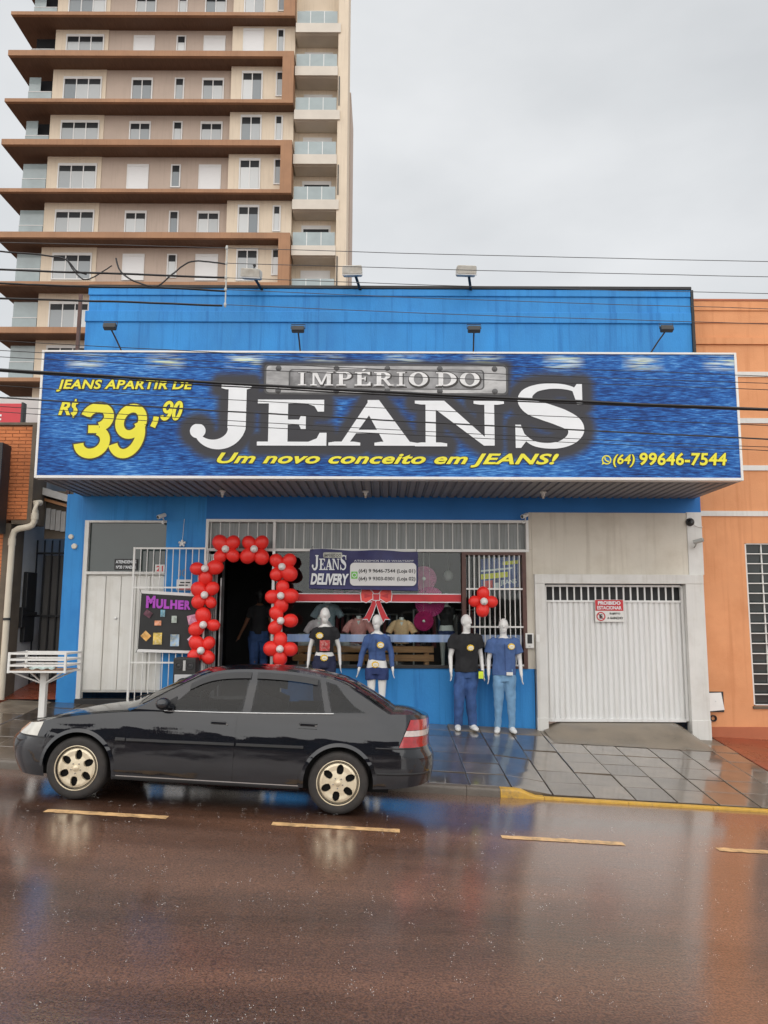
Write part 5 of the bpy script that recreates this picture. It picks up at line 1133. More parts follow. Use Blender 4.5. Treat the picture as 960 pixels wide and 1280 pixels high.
def figure(name, label, sex, loc, rz, arms, legs, tops, bottoms, skin=skin_w, head_turn=0.0, feet=True, scale=1.0, shoes=None, group='mannequins outside the show window', hair=None, cat='mannequin', sleeve=.55, hem=None, long_sleeve=False, top_k=.02, sleeve_r=.03, face=True, leg_k=.016, leg_end=None, leg_r=None):
    t = thing(name, label, cat, loc, group, local=True); t.rotation_euler = (0, 0, rz); t.scale = (scale,)*3
    sh = 1.42 if sex == 'm' else 1.35; sw = .185 if sex == 'm' else .15; hc = 1.675 if sex == 'm' else 1.59; g = 1.0 if sex == 'm' else .85
    m = MB(); ringloft(m, torso_rings(sex))
    m.tube([(0, .005, sh+.03), (0, -.005, sh+.10), (0, -.012, hc-.07)], [.058*g, .050*g, .052*g], 14)
    Rh = Matrix.Rotation(head_turn, 3, 'Z')
    m.ball((0, -.01, hc+.025), (.077*(.95+.05*g), .093, .105), 18, 14, Rh); m.ball(Vector((0, -.01, hc))+Rh @ Vector((0, -.022, -.055)), (.053, .062, .068), 14, 10, Rh)
    if face:
        m.tube([Vector((0, -.01, hc))+Rh @ Vector(p) for p in ((0, -.088, .03), (0, -.104, -.012), (0, -.085, -.022))], [.008, .014, .009], 8)
        m.ball(Vector((0, -.01, hc))+Rh @ Vector((0, -.080, -.052)), (.022, .012, .009), 10, 6, Rh)
        for s in (-1, 1):
            m.ball(Vector((0, -.01, hc))+Rh @ Vector((s*.028, -.083, .022)), (.014, .010, .008), 8, 6, Rh); m.ball(Vector((0, -.01, hc))+Rh @ Vector((s*.076, .012, -.002)), (.010, .020, .032), 8, 6, Rh)
    for s, (el, wr) in zip((-1, 1), arms):
        a = (s*sw, .0, sh-.005); limb(m, [a, el, wr], [.052*g, .038*g, .026*g]); hand(m, wr, Vector(wr)-Vector(el), -s, .95*g+.05)
    for s, (kn, an) in zip((-1, 1), legs):
        limb(m, [(s*.085, 0, .88), kn, an], [.088 if sex == 'm' else .083, .056*g+.004, .036*g]); mid = Vector(kn).lerp(Vector(an), .3); m.ball(mid+Vector((0, .018, 0)), (.048*g+.004, .055*g, .11), 10, 8)
        if feet: m.tube([Vector(an)+Vector((0, .05, -.06)), Vector(an)+Vector((0, .0, -.055)), Vector(an)+Vector((s*.02, -.10, -.065)), Vector(an)+Vector((s*.03, -.165, -.07))], [(.03, .03), (.038, .042), (.044, .03), (.028, .018)], 12)
    body = mesh_obj('body', remeshed(m, .0085, 4), skin, t)
    for k, (mt, z0) in enumerate(tops):
        m = MB(); R = [r for r in torso_rings(sex, top_k+.002*k) if r[2] >= z0]; R = [(0, 0, z0, R[0][3]*1.03, R[0][4]*1.05)]+R[:-1] if R[0][2]-z0 > .005 else R[:-1]
        ringloft(m, R)
        for s, (el, wr) in zip((-1, 1), arms):
            a = Vector((s*sw, 0, sh-.005)); e = a.lerp(Vector(el), sleeve)
            if long_sleeve: w2 = Vector(el).lerp(Vector(wr), .82); m.tube([a-Vector((s*.05, 0, -.02)), a, Vector(el), w2], [.075*g, .078*g, .056*g, .044*g], 14)
            else: m.tube([a-Vector((s*.06, 0, -.035)), a, a.lerp(e, .5), e], [.07*g, (.052+sleeve_r*.9)*g, (.052+sleeve_r*.95)*g, (.052+sleeve_r)*g], 14)
        mesh_obj('top', remeshed(m, .010, 3, .017, 8, k*3.1+loc[0], (1, 1, .6)), mt, t)
    for mt, z1 in bottoms:
        m = MB(); R = torso_rings(sex, .014, None, z1); m2 = [(0, 0, .80, R[0][3]*.98, R[0][4]*1.0)]+R; ringloft(m, m2)
        for s, (kn, an) in zip((-1, 1), legs):
            h = Vector((s*.085, 0, .88)); kn = Vector(kn); an = Vector(an)
            lr = leg_r or (.105, .078, .062)
            if leg_end is None: m.tube([h, h.lerp(kn, .35), kn, kn.lerp(an, .5), an+Vector((0, 0, -.02))], [lr[0], (lr[0]*.6+lr[1]*.4)+.008, lr[1], (lr[1]+lr[2])/2, lr[2]], 14)
            else: e = h.lerp(kn, leg_end); m.tube([h, h.lerp(e, .5), e], [.106, .104, .102], 14)
        mesh_obj('trousers' if leg_end is None else 'shorts', remeshed(m, .010, 3, .014, 11, loc[0]*2, (1, 1, .6)), mt, t)
    if shoes:
        m = MB()
        for s, (kn, an) in zip((-1, 1), legs):
            an = Vector(an); m.tube([an+Vector((0, .075, -.055)), an+Vector((0, .04, -.04)), an+Vector((s*.012, -.05, -.045)), an+Vector((s*.03, -.15, -.062)), an+Vector((s*.035, -.19, -.07))], [(.03, .03), (.046, .055), (.05, .05), (.046, .032), (.02, .02)], 12)
        mesh_obj('shoes', remeshed(m, .009, 3), shoes, t)
    if hair:
        m = MB(); m.ball((0, .012, hc+.035), (.092, .102, .112), 16, 12); m.tube([(0, .06, hc), (0, .07, hc-.12)], [.07, .04], 12)
        mesh_obj('hair', remeshed(m, .010, 2, .008, 30), hair, t)
    return t
def price_badge(t, x, y, z, r=.045, nm='price_badge'):
    m = MB(); pts = []
    for k in range(20): a = 2*math.pi*k/20; rr = r*(1.06 if k % 2 else .94); pts.append((x+rr*1.15*math.cos(a), z+rr*math.sin(a)))
    m.prism(pts, y, y+.004); b = m.build(nm, badge_y, t)
    m = MB(); pts = [(x+r*.1+r*.85*math.cos(2*math.pi*k/14), z-r*.08+r*.62*math.sin(2*math.pi*k/14)) for k in range(14)]; m.prism(pts, y-.004, y-.0005); o = m.build('badge_face', badge_w, b)
    m = MB(); m.box(x-r*.35, x+r*.5, y-.0065, y-.0045, z-.012, z-.002); m.build('price_line', badge_y, b)

def foot_z(x, y): return side_z(x, y)
ma = [((-.255, .02, 1.14), (-.262, -.05, .90)), ((.245, .02, 1.14), (.25, -.06, .90))]
ml = [((-.10, -.015, .48), (-.115, .02, .085)), ((.10, -.01, .48), (.105, .02, .085))]
x0, y0 = 1.345, 12.66
M3 = figure('male_mannequin', 'white mannequin in black t-shirt and dark blue jeans beside the window grille', 'm', (x0, y0, foot_z(x0, y0)), .12, ma, [((-.13, -.03, .48), (-.14, .03, .085)), ((.06, -.01, .48), (.085, .0, .085))], [(tee_black, .90)], [(denim_mid, 1.0)], head_turn=.7, scale=1.015, top_k=.030, sleeve_r=.045, shoes=shoe_w, leg_r=(.108, .085, .068))
price_badge(M3, .03, -.168, 1.28, .05)
m = MB(); m.box(.16, .235, -.155, -.145, .80, .91); m.build('price_card', mat('lime_card', (.62, .75, .04), .5), M3); m = MB(); m.box(.155, .24, -.148, -.138, .885, .925); m.build('card_hook', black_print, M3)
x0, y0 = 1.955, 12.66
M4 = figure('male_mannequin', 'white mannequin in blue chambray shirt and light blue jeans nearest the garage', 'm', (x0, y0, foot_z(x0, y0)), -.05, [((-.245, .02, 1.14), (-.255, -.03, .90)), ((.255, .02, 1.14), (.27, -.04, .90))], ml, [(denim_shirt, .90)], [(denim_lt, 1.0)], head_turn=-.05, scale=1.0, top_k=.028, sleeve_r=.042, shoes=shoe_w, sleeve=.62, leg_r=(.102, .072, .050))
price_badge(M4, .105, -.160, 1.36, .05); m = MB(); m.box(.02, .12, -.165, -.157, .905, .955); m.build('tag', badge_w, M4)
m = MB(); m.box(-.004, .004, -.163, -.15, .98, 1.40); m.build('placket', denim_dk, M4)
for s in (-1, 1):
    m = MB(); m.add([(s*.01, -.085, 1.435), (s*.07, -.06, 1.50), (s*.085, -.095, 1.445), (s*.05, -.122, 1.395)], [(0, 1, 2, 3)]); m.build('collar', denim_shirt, M4)
fl = [((-.085, -.01, .47), (-.075, .02, .085)), ((.085, -.01, .47), (.075, .02, .085))]
x0, y0 = -.105, 12.62
M2 = figure('female_mannequin', 'white mannequin in denim blouse and short denim shorts behind the car boot', 'f', (x0, y0, foot_z(x0, y0)-.02), -.1, [((-.235, .03, 1.10), (-.28, -.04, .86)), ((.225, .02, 1.10), (.255, -.04, .86))], fl, [(denim_top, 1.01)], [(denim_dk, .96)], head_turn=-.15, scale=1.03, long_sleeve=True, leg_end=.42, top_k=.016)
price_badge(M2, .07, -.148, 1.25, .05); price_badge(M2, -.01, -.150, .95, .05)
m = MB(); m.box(-.004, .004, -.142, -.132, 1.03, 1.33); m.build('placket', denim_dk, M2)
x0, y0 = -.955, 12.62
M1 = figure('female_mannequin', 'white mannequin in black printed t-shirt and navy trousers beside the balloon column', 'f', (x0, y0, foot_z(x0, y0)+.02), .05, [((-.225, .02, 1.10), (-.25, -.02, .85)), ((.225, .02, 1.10), (.245, -.02, .85))], fl, [(tee_black, 1.03)], [(mat('obj_navy_cotton', (.012, .016, .05), .8, .1, 9), .99)], head_turn=.05, scale=1.045, sleeve=.45, top_k=.018)
price_badge(M1, -.075, -.142, 1.29, .05); price_badge(M1, .0, -.146, .955, .05)
m = MB(); m.box(-.07, .085, -.155, -.147, 1.06, 1.22); m.build('shirt_print', mat('shirt_graphic', (.35, .03, .03), .6, .5, 12, dirt=(.6, .55, .5, .9), dscale=22), M1)
# customer walking into the shop
P1 = figure('person', 'person in black t-shirt and blue jeans walking into the dark shop', 'f', (-2.32, 14.5, .645), math.pi+.25, [((-.215, .04, 1.10), (-.19, .05, .86)), ((.235, -.04, 1.11), (.33, -.12, .90))], [((-.09, -.10, .48), (-.09, .02, .085)), ((.08, .04, .48), (.08, .22, .12))], [(tee_black, .93)], [(denim_mid, 1.0)], skin=skin_b, scale=1.06, hair=hair_b, shoes=tee_black, group=None, cat='person', leg_r=(.108, .078, .058))

# ------------------------------------------------------------------ display inside the window
deck = MB(); deck.box(-1.8, 2.3, 13.27, 14.7, .646, 1.0); o = deck.build('display_platform', shop_wall); tag(o, 'low grey display platform behind the show window glass', 'platform')
t = thing('slatted_bench', 'slatted pine bench inside the show window', 'bench', (-.35, 13.45, 1.0))
for z0 in (1.345, 1.20): m = MB(); m.box(-1.55, .86, 13.30, 13.335, z0+.01, z0+.12); m.build('slat', wood, t, bevel=.006)
m = MB(); m.box(-1.55, .86, 13.34, 13.60, 1.41, 1.45); m.build('seat', wood, t, bevel=.006)
for xx in (-1.45, -.40, .70):
    for yy in (13.337, 13.54): m = MB(); m.box(xx, xx+.08, yy, yy+.06, 1.002, 1.408); m.build('leg', wood, t, bevel=.004)
def bust(x, y, z, mt, label, s=1.0):
    t = thing('shirt_bust', label, 'shirt', (x, y, z), 'shirts on busts inside the show window', local=True); t.scale = (s,)*3
    m = MB(); R = [(0, 0, zz-.95, (a+.02)*.86, b+.03) for _, _, zz, a, b in torso_rings('m') if zz >= .98][:-1]; ringloft(m, R)
    for q in (-1, 1): m.tube([(q*.10, 0, .49), (q*.17, 0, .45), (q*.235, -.01, .36), (q*.275, -.02, .27)], [.06, .068, .068, .072], 12)
    mesh_obj('shirt', remeshed(m, .011, 3, .010, 9, x*4), mt, t)
    m = MB(); m.tube([(0, 0, .50), (0, 0, .60)], [.055, .05], 12); m.lathe([(0, -.02), (.11, -.02), (.11, 0), (.02, .02), (.02, .1)], (0, 0, .0), 'z', 16); m.build('stand', skin_w, t, smooth=40)
    for q in (-1, 1): m = MB(); m.add([(q*.012, -.09, .50), (q*.07, -.05, .565), (q*.09, -.10, .515), (q*.055, -.125, .455)], [(0, 1, 2, 3)]); m.build('collar', mt, t)
    m = MB(); m.add([(-.035, -.128, .50), (.035, -.128, .50), (0, -.150, .42)], [(0, 1, 2)]); m.build('neck_opening', skin_w, t)
    m = MB(); m.box(-.004, .004, -.158, -.146, .08, .42); m.build('placket', mt, t)
bust(-1.11, 13.43, 1.46, mat('obj_pale_pink_shirt', (.80, .66, .70), .8, .12, 12), 'pale pink grey shirt on a bust at the left of the show window', .82)
bust(-.43, 13.43, 1.46, mat('obj_salmon_shirt', (.85, .36, .34), .8, .10, 12), 'salmon pink shirt on a bust in the middle of the show window', .86)
bust(.31, 13.43, 1.46, mat('obj_apricot_shirt', (.88, .56, .32), .8, .10, 12), 'apricot shirt on a bust at the right of the show window', .82)
bust(-1.0, 13.78, 1.70, mat('obj_grey_denim_shirt', (.34, .42, .48), .8, .15, 12), 'grey denim shirt on a bust deeper inside the shop', .9)
m = MB(); m.box(-1.5, -.6, 13.66, 14.0, 1.0, 1.66); o = m.build('shop_counter', shop_wall); tag(o, 'grey counter under the denim shirt inside the shop', 'counter')
# pink paper rosettes
pinkp = mat('pink_tissue', (.72, .10, .36), .7, .15, 14)
def rosette(x, z, r, y, label, mt=pinkp):
    t = thing('paper_rosette', label, 'rosette', (x, y, z), 'pink paper rosettes inside the show window')
    m = MB(); n = 72; vs = [(x, y-.02, z)]
    for k in range(n): a = 2*math.pi*k/n; vs.append((x+r*math.cos(a), y+(.025 if k % 2 else -.025), z+r*math.sin(a)))
    m.add(vs, [(0, 1+k, 1+(k+1) % n) for k in range(n)]); m.build('fan', mt, t, fixn=False)
    m = MB(); m.lathe([(0, -.02), (r*.13, -.015), (r*.15, 0)], (x, y-.02, z), 'y', 14); m.build('button', badge_w, t, smooth=50)
    m = MB(); m.tube([(x, y+.03, z+r*.9), (x, y+.03, 3.62)], .003, 5); m.build('string', white_metal, t)
rosette(.70, 2.62, .22, 13.42, 'pale pink paper rosette half hidden behind the banner corner', mat('pale_pink_tissue', (.72, .26, .46), .7, .15, 14)); rosette(.80, 2.22, .26, 13.38, 'largest pink paper rosette behind the red ribbon'); rosette(.69, 1.89, .17, 13.34, 'small deep pink paper rosette lowest of the three', mat('deep_pink_tissue', (.70, .05, .28), .7, .15, 14))
m = MB(); m.ball((1.20, 14.3, 2.72), (.09, .09, .1), 14, 10); m.tube([(1.2, 14.3, 2.8), (1.2, 14.3, 3.62)], .004, 5); o = m.build('paper_lamp', badge_w, smooth=180); tag(o, 'small white round lamp hanging inside the shop', 'lamp')
# bare white mannequin legs in denim shorts at the right of the window
t = figure('half_mannequin', 'white mannequin legs in dark shorts inside the window at right', 'f', (1.10, 13.6, 1.0), 0, [((-.16, .05, 1.2), (-.1, .0, 1.1)), ((.16, .05, 1.2), (.1, .0, 1.1))], fl, [(tee_black, 1.02)], [(denim_dk, .96)], group=None, leg_end=.42, scale=.80, face=False)
# clothes racks dimly seen in the shop
for i, (xa, xb, yy, zz, lb) in enumerate(((-1.4, .3, 16.4, 2.0, 'clothes rail with hanging garments in the middle of the dark shop'), (.6, 2.2, 16.0, 2.1, 'clothes rail with hanging garments at the right of the dark shop'))):
    t = thing('clothes_rail', lb, 'clothes rail', ((xa+xb)/2, yy, .645)); m = MB(); m.tube([(xa, yy, zz), (xb, yy, zz)], .015, 8); m.build('rail', alu, t)
    for q in (xa+.02, xb-.02): m = MB(); m.bar((q, yy, .65), (q, yy, zz-.015), .03); m.build('upright', alu, t)
    k = xa+.1
    while k < xb-.1:
        c = random.choice([(.04, .07, .2), (.05, .05, .06), (.3, .28, .26), (.12, .2, .35), (.25, .06, .07)]); mm = mat('garment_%d' % len(MATS), c, .85, .2, 8); h = random.uniform(.6, .8)
        m = MB(); m.add([(k-.025, yy-.20, zz-.10), (k+.025, yy-.20, zz-.10), (k+.02, yy, zz-.02), (k-.02, yy, zz-.02), (k-.03, yy+.2, zz-.1), (k+.03, yy+.2, zz-.1), (k-.04, yy-.22, zz-h), (k+.04, yy-.22, zz-h), (k+.04, yy+.22, zz-h), (k-.04, yy+.22, zz-h)], [(0, 1, 2, 3), (3, 2, 5, 4), (0, 3, 4, 9, 6), (1, 7, 8, 5, 2), (0, 6, 7, 1), (4, 5, 8, 9), (6, 9, 8, 7)])
        m.build('garment', mm, t); k += .11
# white wire litter basket on a post
bx, by = -5.15, 11.9; gz_ = side_z(bx, by)
t = thing('litter_basket', 'white slatted steel litter basket raised on a post by the kerbside', 'litter basket', (bx, by, gz_))
m = MB(); m.box(bx-.045, bx+.045, by-.045, by+.045, gz_-.02, 1.13); m.build('post', white_metal, t)
Z0, Z1, XA, XB, YA, YB = 1.135, 1.40, bx-.42, bx+.42, by-.28, by+.28
for q in (Z0, Z0+.09, Z0+.175, Z1):
    m = MB(); m.box(XA, XB, YA-.012, YA+.012, q-.014, q+.014); m.box(XA, XB, YB-.012, YB+.012, q-.014, q+.014); m.box(XA-.012, XA+.012, YA+.012, YB-.012, q-.014, q+.014); m.box(XB-.012, XB+.012, YA+.012, YB-.012, q-.014, q+.014); m.build('hoop', white_metal, t)
for a, b in ((XA, YA), (XB, YA), (XA, YB), (XB, YB)): m = MB(); m.box(a-.015, a+.015, b-.015, b+.015, Z0-.02, Z1+.02); m.build('corner', white_metal, t)
m = MB(); m.box(XA+.02, XB-.02, YA+.015, YB-.015, Z0+.012, Z0+.022); m.build('floor', mat('rusty_sheet', (.30, .17, .10), .7, .3, 6), t)
for a, b in ((XA+.05, YA+.03), (XB-.05, YA+.03), (XA+.05, YB-.03), (XB-.05, YB-.03)): m = MB(); m.bar((bx, by, .93), (a, b, Z0-.01), .022); m.build('brace', white_metal, t)
m = MB(); m.grid(lambda a, b: (bx-.25+.4*a+.03*math.sin(b*5), by-.12+.22*b, Z0+.03+.05*math.sin(a*3.1)*math.sin(b*3.1)+.012*math.sin(a*17+b*11)), 14, 10); o = m.build('litter_bag', mat('pale_plastic_bag', (.55, .66, .62), .4, .3, 12), smooth=180, fixn=False); tag(o, 'crumpled pale plastic bag lying in the litter basket', 'bag')
# ------------------------------------------------------------------ parked saloon car (own coordinates: x=0 front axle, front towards -x)
paint = mat('obj_black_car_paint', (.004, .0052, .009), .5, .25, 2.5, coat=1.0, coat_r=.03, spec=.05)
def wet_gloss(m_):
    N = m_.node_tree; L = N.links; p = N.nodes['Principled BSDF']; tc = N.nodes.new('ShaderNodeTexCoord')
    def nz(st, sc, det):
        mp = N.nodes.new('ShaderNodeMapping'); mp.inputs['Scale'].default_value = st; L.new(tc.outputs['Object'], mp.inputs[0]); n = N.nodes.new('ShaderNodeTexNoise'); n.inputs['Scale'].default_value = sc; n.inputs['Detail'].default_value = det; L.new(mp.outputs[0], n.inputs['Vector']); return n.outputs[0]
    b = N.nodes.new('ShaderNodeBump'); b.inputs['Strength'].default_value = .35; b.inputs['Distance'].default_value = .02; L.new(nz((.55, 1, 2.2), 2.4, 2), b.inputs['Height'])
    b2 = N.nodes.new('ShaderNodeBump'); b2.inputs['Strength'].default_value = .12; b2.inputs['Distance'].default_value = .004; L.new(nz((1, 1, .25), 70, 3), b2.inputs['Height']); L.new(b.outputs[0], b2.inputs['Normal'])
    L.new(b2.outputs[0], p.inputs['Coat Normal']); L.new(b2.outputs[0], p.inputs['Normal'])
    r = N.nodes.new('ShaderNodeMapRange'); r.inputs[1].default_value = .4; r.inputs[2].default_value = .65; r.inputs[3].default_value = .015; r.inputs[4].default_value = .06; L.new(nz((16, 1, 1.2), 1.5, 4), r.inputs[0]); L.new(r.outputs[0], p.inputs['Coat Roughness'])
wet_gloss(paint); paint.node_tree.nodes['Principled BSDF'].inputs['Coat IOR'].default_value = 1.62
trim_m = mat('obj_black_car_plastic', (.018, .018, .019), .5, .15, 8); tyre_m = mat('obj_tyre_rubber', (.028, .025, .023), .75, .25, 12, dirt=(.06, .045, .035, .5), dscale=5)
rim_m = mat('obj_champagne_alloy', (.78, .68, .50), .34, .10, 7, metal=.35, dirt=(.34, .22, .12, .6), dscale=7); dark_m = mat('obj_wheel_well', (.006, .006, .006), .9)
tint_m = glass_mat('tinted_car_glass', (.34, .36, .38), 1.46, .0, .06); lens_m = mat('obj_headlamp_lens', (.55, .53, .47), .12, .12, 14, coat=1.0); red_lens = mat('obj_red_lamp_lens', (.38, .008, .012), .15, .25, 20, coat=1.0); white_lens = mat('obj_white_lamp_lens', (.62, .52, .48), .2, .15, 20, coat=1.0); amber = mat('obj_amber_lens', (.6, .2, .03), .2, .1, 10)
chrome = mat('obj_dull_chrome', (.55, .55, .55), .22, .05, 6, metal=.9)
XF, XR, WB, WR, ARC = -.90, 3.64, 2.64, .305, .352
def smooth_interp(pts, x):
    if x <= pts[0][0]: return pts[0][1]
    if x >= pts[-1][0]: return pts[-1][1]
    for i in range(len(pts)-1):
        if x <= pts[i+1][0]:
            x0, y0 = pts[max(i-1, 0)]; x1, y1 = pts[i]; x2, y2 = pts[i+1]; x3, y3 = pts[min(i+2, len(pts)-1)]
            m1 = (y2-y0)/max(1e-6, x2-x0); m2 = (y3-y1)/max(1e-6, x3-x1); h = x2-x1; t = (x-x1)/h
            return (2*t**3-3*t*t+1)*y1+(t**3-2*t*t+t)*h*m1+(-2*t**3+3*t*t)*y2+(t**3-t*t)*h*m2
def Wd(x):
    if x < .1: a = min(1, (.1-x)/(.1-XF)); return .835*(1-a**3.6)**(1/2.3)
    if x > 2.75: a = min(1, (x-2.75)/(XR-2.75)); return .835*(1-a**3.8)**(1/2.4)
    return .835+.012*math.sin((x-.1)/2.65*math.pi)
SHO = [(-.90, .62), (-.74, .675), (-.5, .735), (-.2, .79), (.2, .85), (.55, .885), (.8, .898), (1.5, .918), (2.3, .95), (2.9, .98), (3.3, .995), (3.52, .985), (3.64, .96)]
def zsh(x): return smooth_interp(SHO, x)
INS = [(.15, .075), (.24, .04), (.34, .018), (.46, .004), (.56, 0), (.585, -.004), (.62, .0), (.70, .006), (.80, .020), (.88, .038), (.94, .058), (1.0, .085)]
def ins(z): return smooth_interp(INS, z)
FI = [(.18, .10), (.28, .045), (.40, .005), (.50, .0), (.56, .02), (.585, .055), (.62, .075), (.70, .16), (.85, .3)]
RI = [(.18, .09), (.30, .03), (.45, .0), (.56, .005), (.62, .03), (.66, .055), (.8, .065), (.95, .075), (1.0, .11)]
def warp(x, z):
    if x < 0: x += smooth_interp(FI, z)*(min(1, -x/.83))**2.0
    if x > 2.8: x -= smooth_interp(RI, z)*(min(1, (x-2.8)/.8))**2.0
    return x
def zlow(x):
    z = smooth_interp([(-.83, .21), (-.6, .20), (.4, .215), (2.2, .235), (3.2, .27), (3.6, .30)], x)
    for xc in (0, WB):
        if abs(x-xc) <= ARC: z = max(z, WR+math.sqrt(max(0, ARC**2-(x-xc)**2)))
    return z
def surf(x, z, side=-1, off=0.0): return (warp(x, z), side*max(0.0, Wd(x)-ins(z)*min(1, Wd(x)/.3)+off), z)
def stations(a, b, n): return [a+(b-a)*i/n for i in range(n+1)]
XS = [XF+(.1-XF)*(1-math.cos(math.pi/2*i/22))*1.0 for i in range(0, 22)]
XS = sorted(set([round(v, 4) for v in XS+[XF+.0005, XF+.002, XF+.005]+stations(-ARC+.001, ARC-.001, 40)+[-ARC-.001, ARC+.001, -ARC+.004, ARC-.004]+stations(.4, 2.25, 22)+stations(WB-ARC+.001, WB+ARC-.001, 40)+[WB-ARC-.001, WB+ARC+.001, WB-ARC+.004, WB+ARC-.004]+[XR-(XR-2.95)*(1-math.cos(math.pi/2*i/18)) for i in range(19)]+[XR-.0005, XR-.002, XR-.005]]))
car = thing('parked_car', 'black four-door saloon with champagne alloy wheels parked at the kerb', 'car', (0, 0, 0), local=True)
NZB = 18
m = MB()
for s in (-1, 1):
    vs = []
    for x in XS:
        lo, hi = zlow(x), zsh(x)
        for j in range(NZB+1): vs.append(surf(x, lo+(hi-lo)*j/NZB, s))
    w = NZB+1; m.add(vs, [(i*w+j, (i+1)*w+j, (i+1)*w+j+1, i*w+j+1) for i in range(len(XS)-1) for j in range(NZB)])
# arch lips turn inwards
for xc in (0, WB):
    for s in (-1, 1):
        ring_ = []
        for k in range(33):
            a = math.pi*k/32; x = xc+ARC*math.cos(a); z = WR+ARC*math.sin(a); p = surf(x, z, s); q = surf(x, z, s, .012); ring_ += [(xc+(ARC+.035)*math.cos(a), surf(xc+(ARC+.035)*math.cos(a), WR+(ARC+.035)*math.sin(a), s, .001)[1], WR+(ARC+.035)*math.sin(a)), (x, q[1], z), (x, s*(abs(p[1])-.06), z)]
        m.add(ring_, [(i*3+j, (i+1)*3+j, (i+1)*3+j+1, i*3+j+1) for i in range(32) for j in range(2)])
# top skins: bonnet, scuttle/parcel area, boot lid
def crown(x): return smooth_interp([(-.83, .0), (-.6, .035), (0, .06), (.6, .06), (3.0, .045), (3.45, .03), (3.6, .0)], x)
NV = 14; vs = []
for x in XS:
    z = zsh(x); p = surf(x, z, 1)
    for j in range(NV+1): v = -1+2*j/NV; vs.append((p[0], v*p[1], z+crown(x)*(1-abs(v)**2.4)))
w = NV+1; m.add(vs, [(i*w+j, (i+1)*w+j, (i+1)*w+j+1, i*w+j+1) for i in range(len(XS)-1) for j in range(NV) if not (.66 < XS[i] < 3.0)])
body = m.build('body', paint, car, smooth=42, center=(0, 0, 0)); bmesh_tmp = bmesh.new(); bmesh_tmp.from_mesh(body.data); bmesh.ops.remove_doubles(bmesh_tmp, verts=bmesh_tmp.verts, dist=.0004); bmesh.ops.recalc_face_normals(bmesh_tmp, faces=bmesh_tmp.faces); bmesh_tmp.to_mesh(body.data); bmesh_tmp.free(); body.data.shade_smooth(); body.data.set_sharp_from_angle(angle=math.radians(38))
def cpart(mb, name, mt, smooth=40, parent=car, fixn=True, bevel=0): return mb.build(name, mt, parent, smooth=smooth, center=(0, 0, 0), fixn=fixn, bevel=bevel)
m = MB(); m.box(-.45, 3.15, -.60, .60, .20, .60); cpart(m, 'underbody', dark_m, None)
# greenhouse
RAIL = [(.46, .885), (.62, .965), (.82, 1.085), (1.02, 1.20), (1.20, 1.295), (1.36, 1.338), (1.60, 1.362), (1.9, 1.366), (2.2, 1.352), (2.42, 1.322), (2.62, 1.270), (2.82, 1.165), (3.0, 1.06), (3.13, .985)]
def zr(x): return smooth_interp(RAIL, x)
def yside(x, z): u = max(0, (z-.91)/.47); return .783-.155*u**1.15-.06*u**6-.02*max(0, (x-2.6)/.5)
PANES = [(.76, 1.615, 1.13, 1.655, .030), (1.70, 2.46, 1.735, 2.38, .030), (2.525, 2.88, 2.44, 2.56, .035)]
def in_pane(x, z, g=.012):
    for b0, b1, t0, t1, top in PANES:
        lo, hi = zsh(x)+.018, zr(x)-top
        if hi-lo < .03 or z < lo+g or z > hi-g: continue
        k = (z-lo)/(hi-lo)
        if b0*(1-k)+t0*k+g < x < b1*(1-k)+t1*k-g: return True
    return False
m = MB(); GXs = stations(.46, 3.13, 190); NG = 34
for s in (-1, 1):
    vs = []
    for x in GXs:
        lo, hi = zsh(x)-.03, max(zr(x), zsh(x)-.03)
        for j in range(NG+1): z = lo+(hi-lo)*j/NG; vs.append((x, s*yside(x, z), z))
    w = NG+1; fs = []
    for i in range(len(GXs)-1):
        for j in range(NG):
            c = [vs[k] for k in (i*w+j, (i+1)*w+j, (i+1)*w+j+1, i*w+j+1)]
            if not in_pane(sum(p[0] for p in c)/4, sum(p[2] for p in c)/4): fs.append((i*w+j, (i+1)*w+j, (i+1)*w+j+1, i*w+j+1))
    m.add(vs, fs)
def bow(x): return smooth_interp([(.46, -.20), (.8, -.17), (1.2, -.12), (1.4, -.05), (1.6, 0), (2.2, 0), (2.45, .03), (2.8, .08), (3.13, .10)], x)
def rcrown(x): return smooth_interp([(.46, .03), (1.0, .03), (1.5, .042), (2.2, .042), (2.8, .03), (3.13, .035)], x)
def topskin(xa, xb, off=0.0, va=1.0, n=24, v0=None):
    mm = MB(); vs = []; st = stations(xa, xb, n)
    for x in st:
        z = zr(x); y = yside(x, z)*va
        for j in range(15):
            v = -1+2*j/14 if v0 is None else v0+(math.copysign(1, v0)-v0)*j/14; vs.append((x+bow(x)*(1-(v*va)**2)+off*(-.7 if x < 1.3 else (.6 if x > 2.4 else 0)), v*y, z+rcrown(x)*(1-abs(v*va)**2.2)+off))
    mm.add(vs, [(i*15+j, (i+1)*15+j, (i+1)*15+j+1, i*15+j+1) for i in range(n) for j in range(14)]); return mm
for xa, xb, v_ in ((1.22, 2.53, None), (.46, 1.22, .90), (.46, 1.22, -.90), (2.53, 3.13, .88), (2.53, 3.13, -.88), (.46, .62, None), (3.02, 3.13, None)):
    t_ = topskin(xa, xb, n=30, v0=v_); m.add(t_.v, t_.f)
cpart(m, 'roof', paint, 40)
cpart(topskin(.60, 1.25, .004, .92), 'windscreen', tint_m, 60); cpart(topskin(2.50, 3.04, .004, .90), 'rear_window', tint_m, 60)
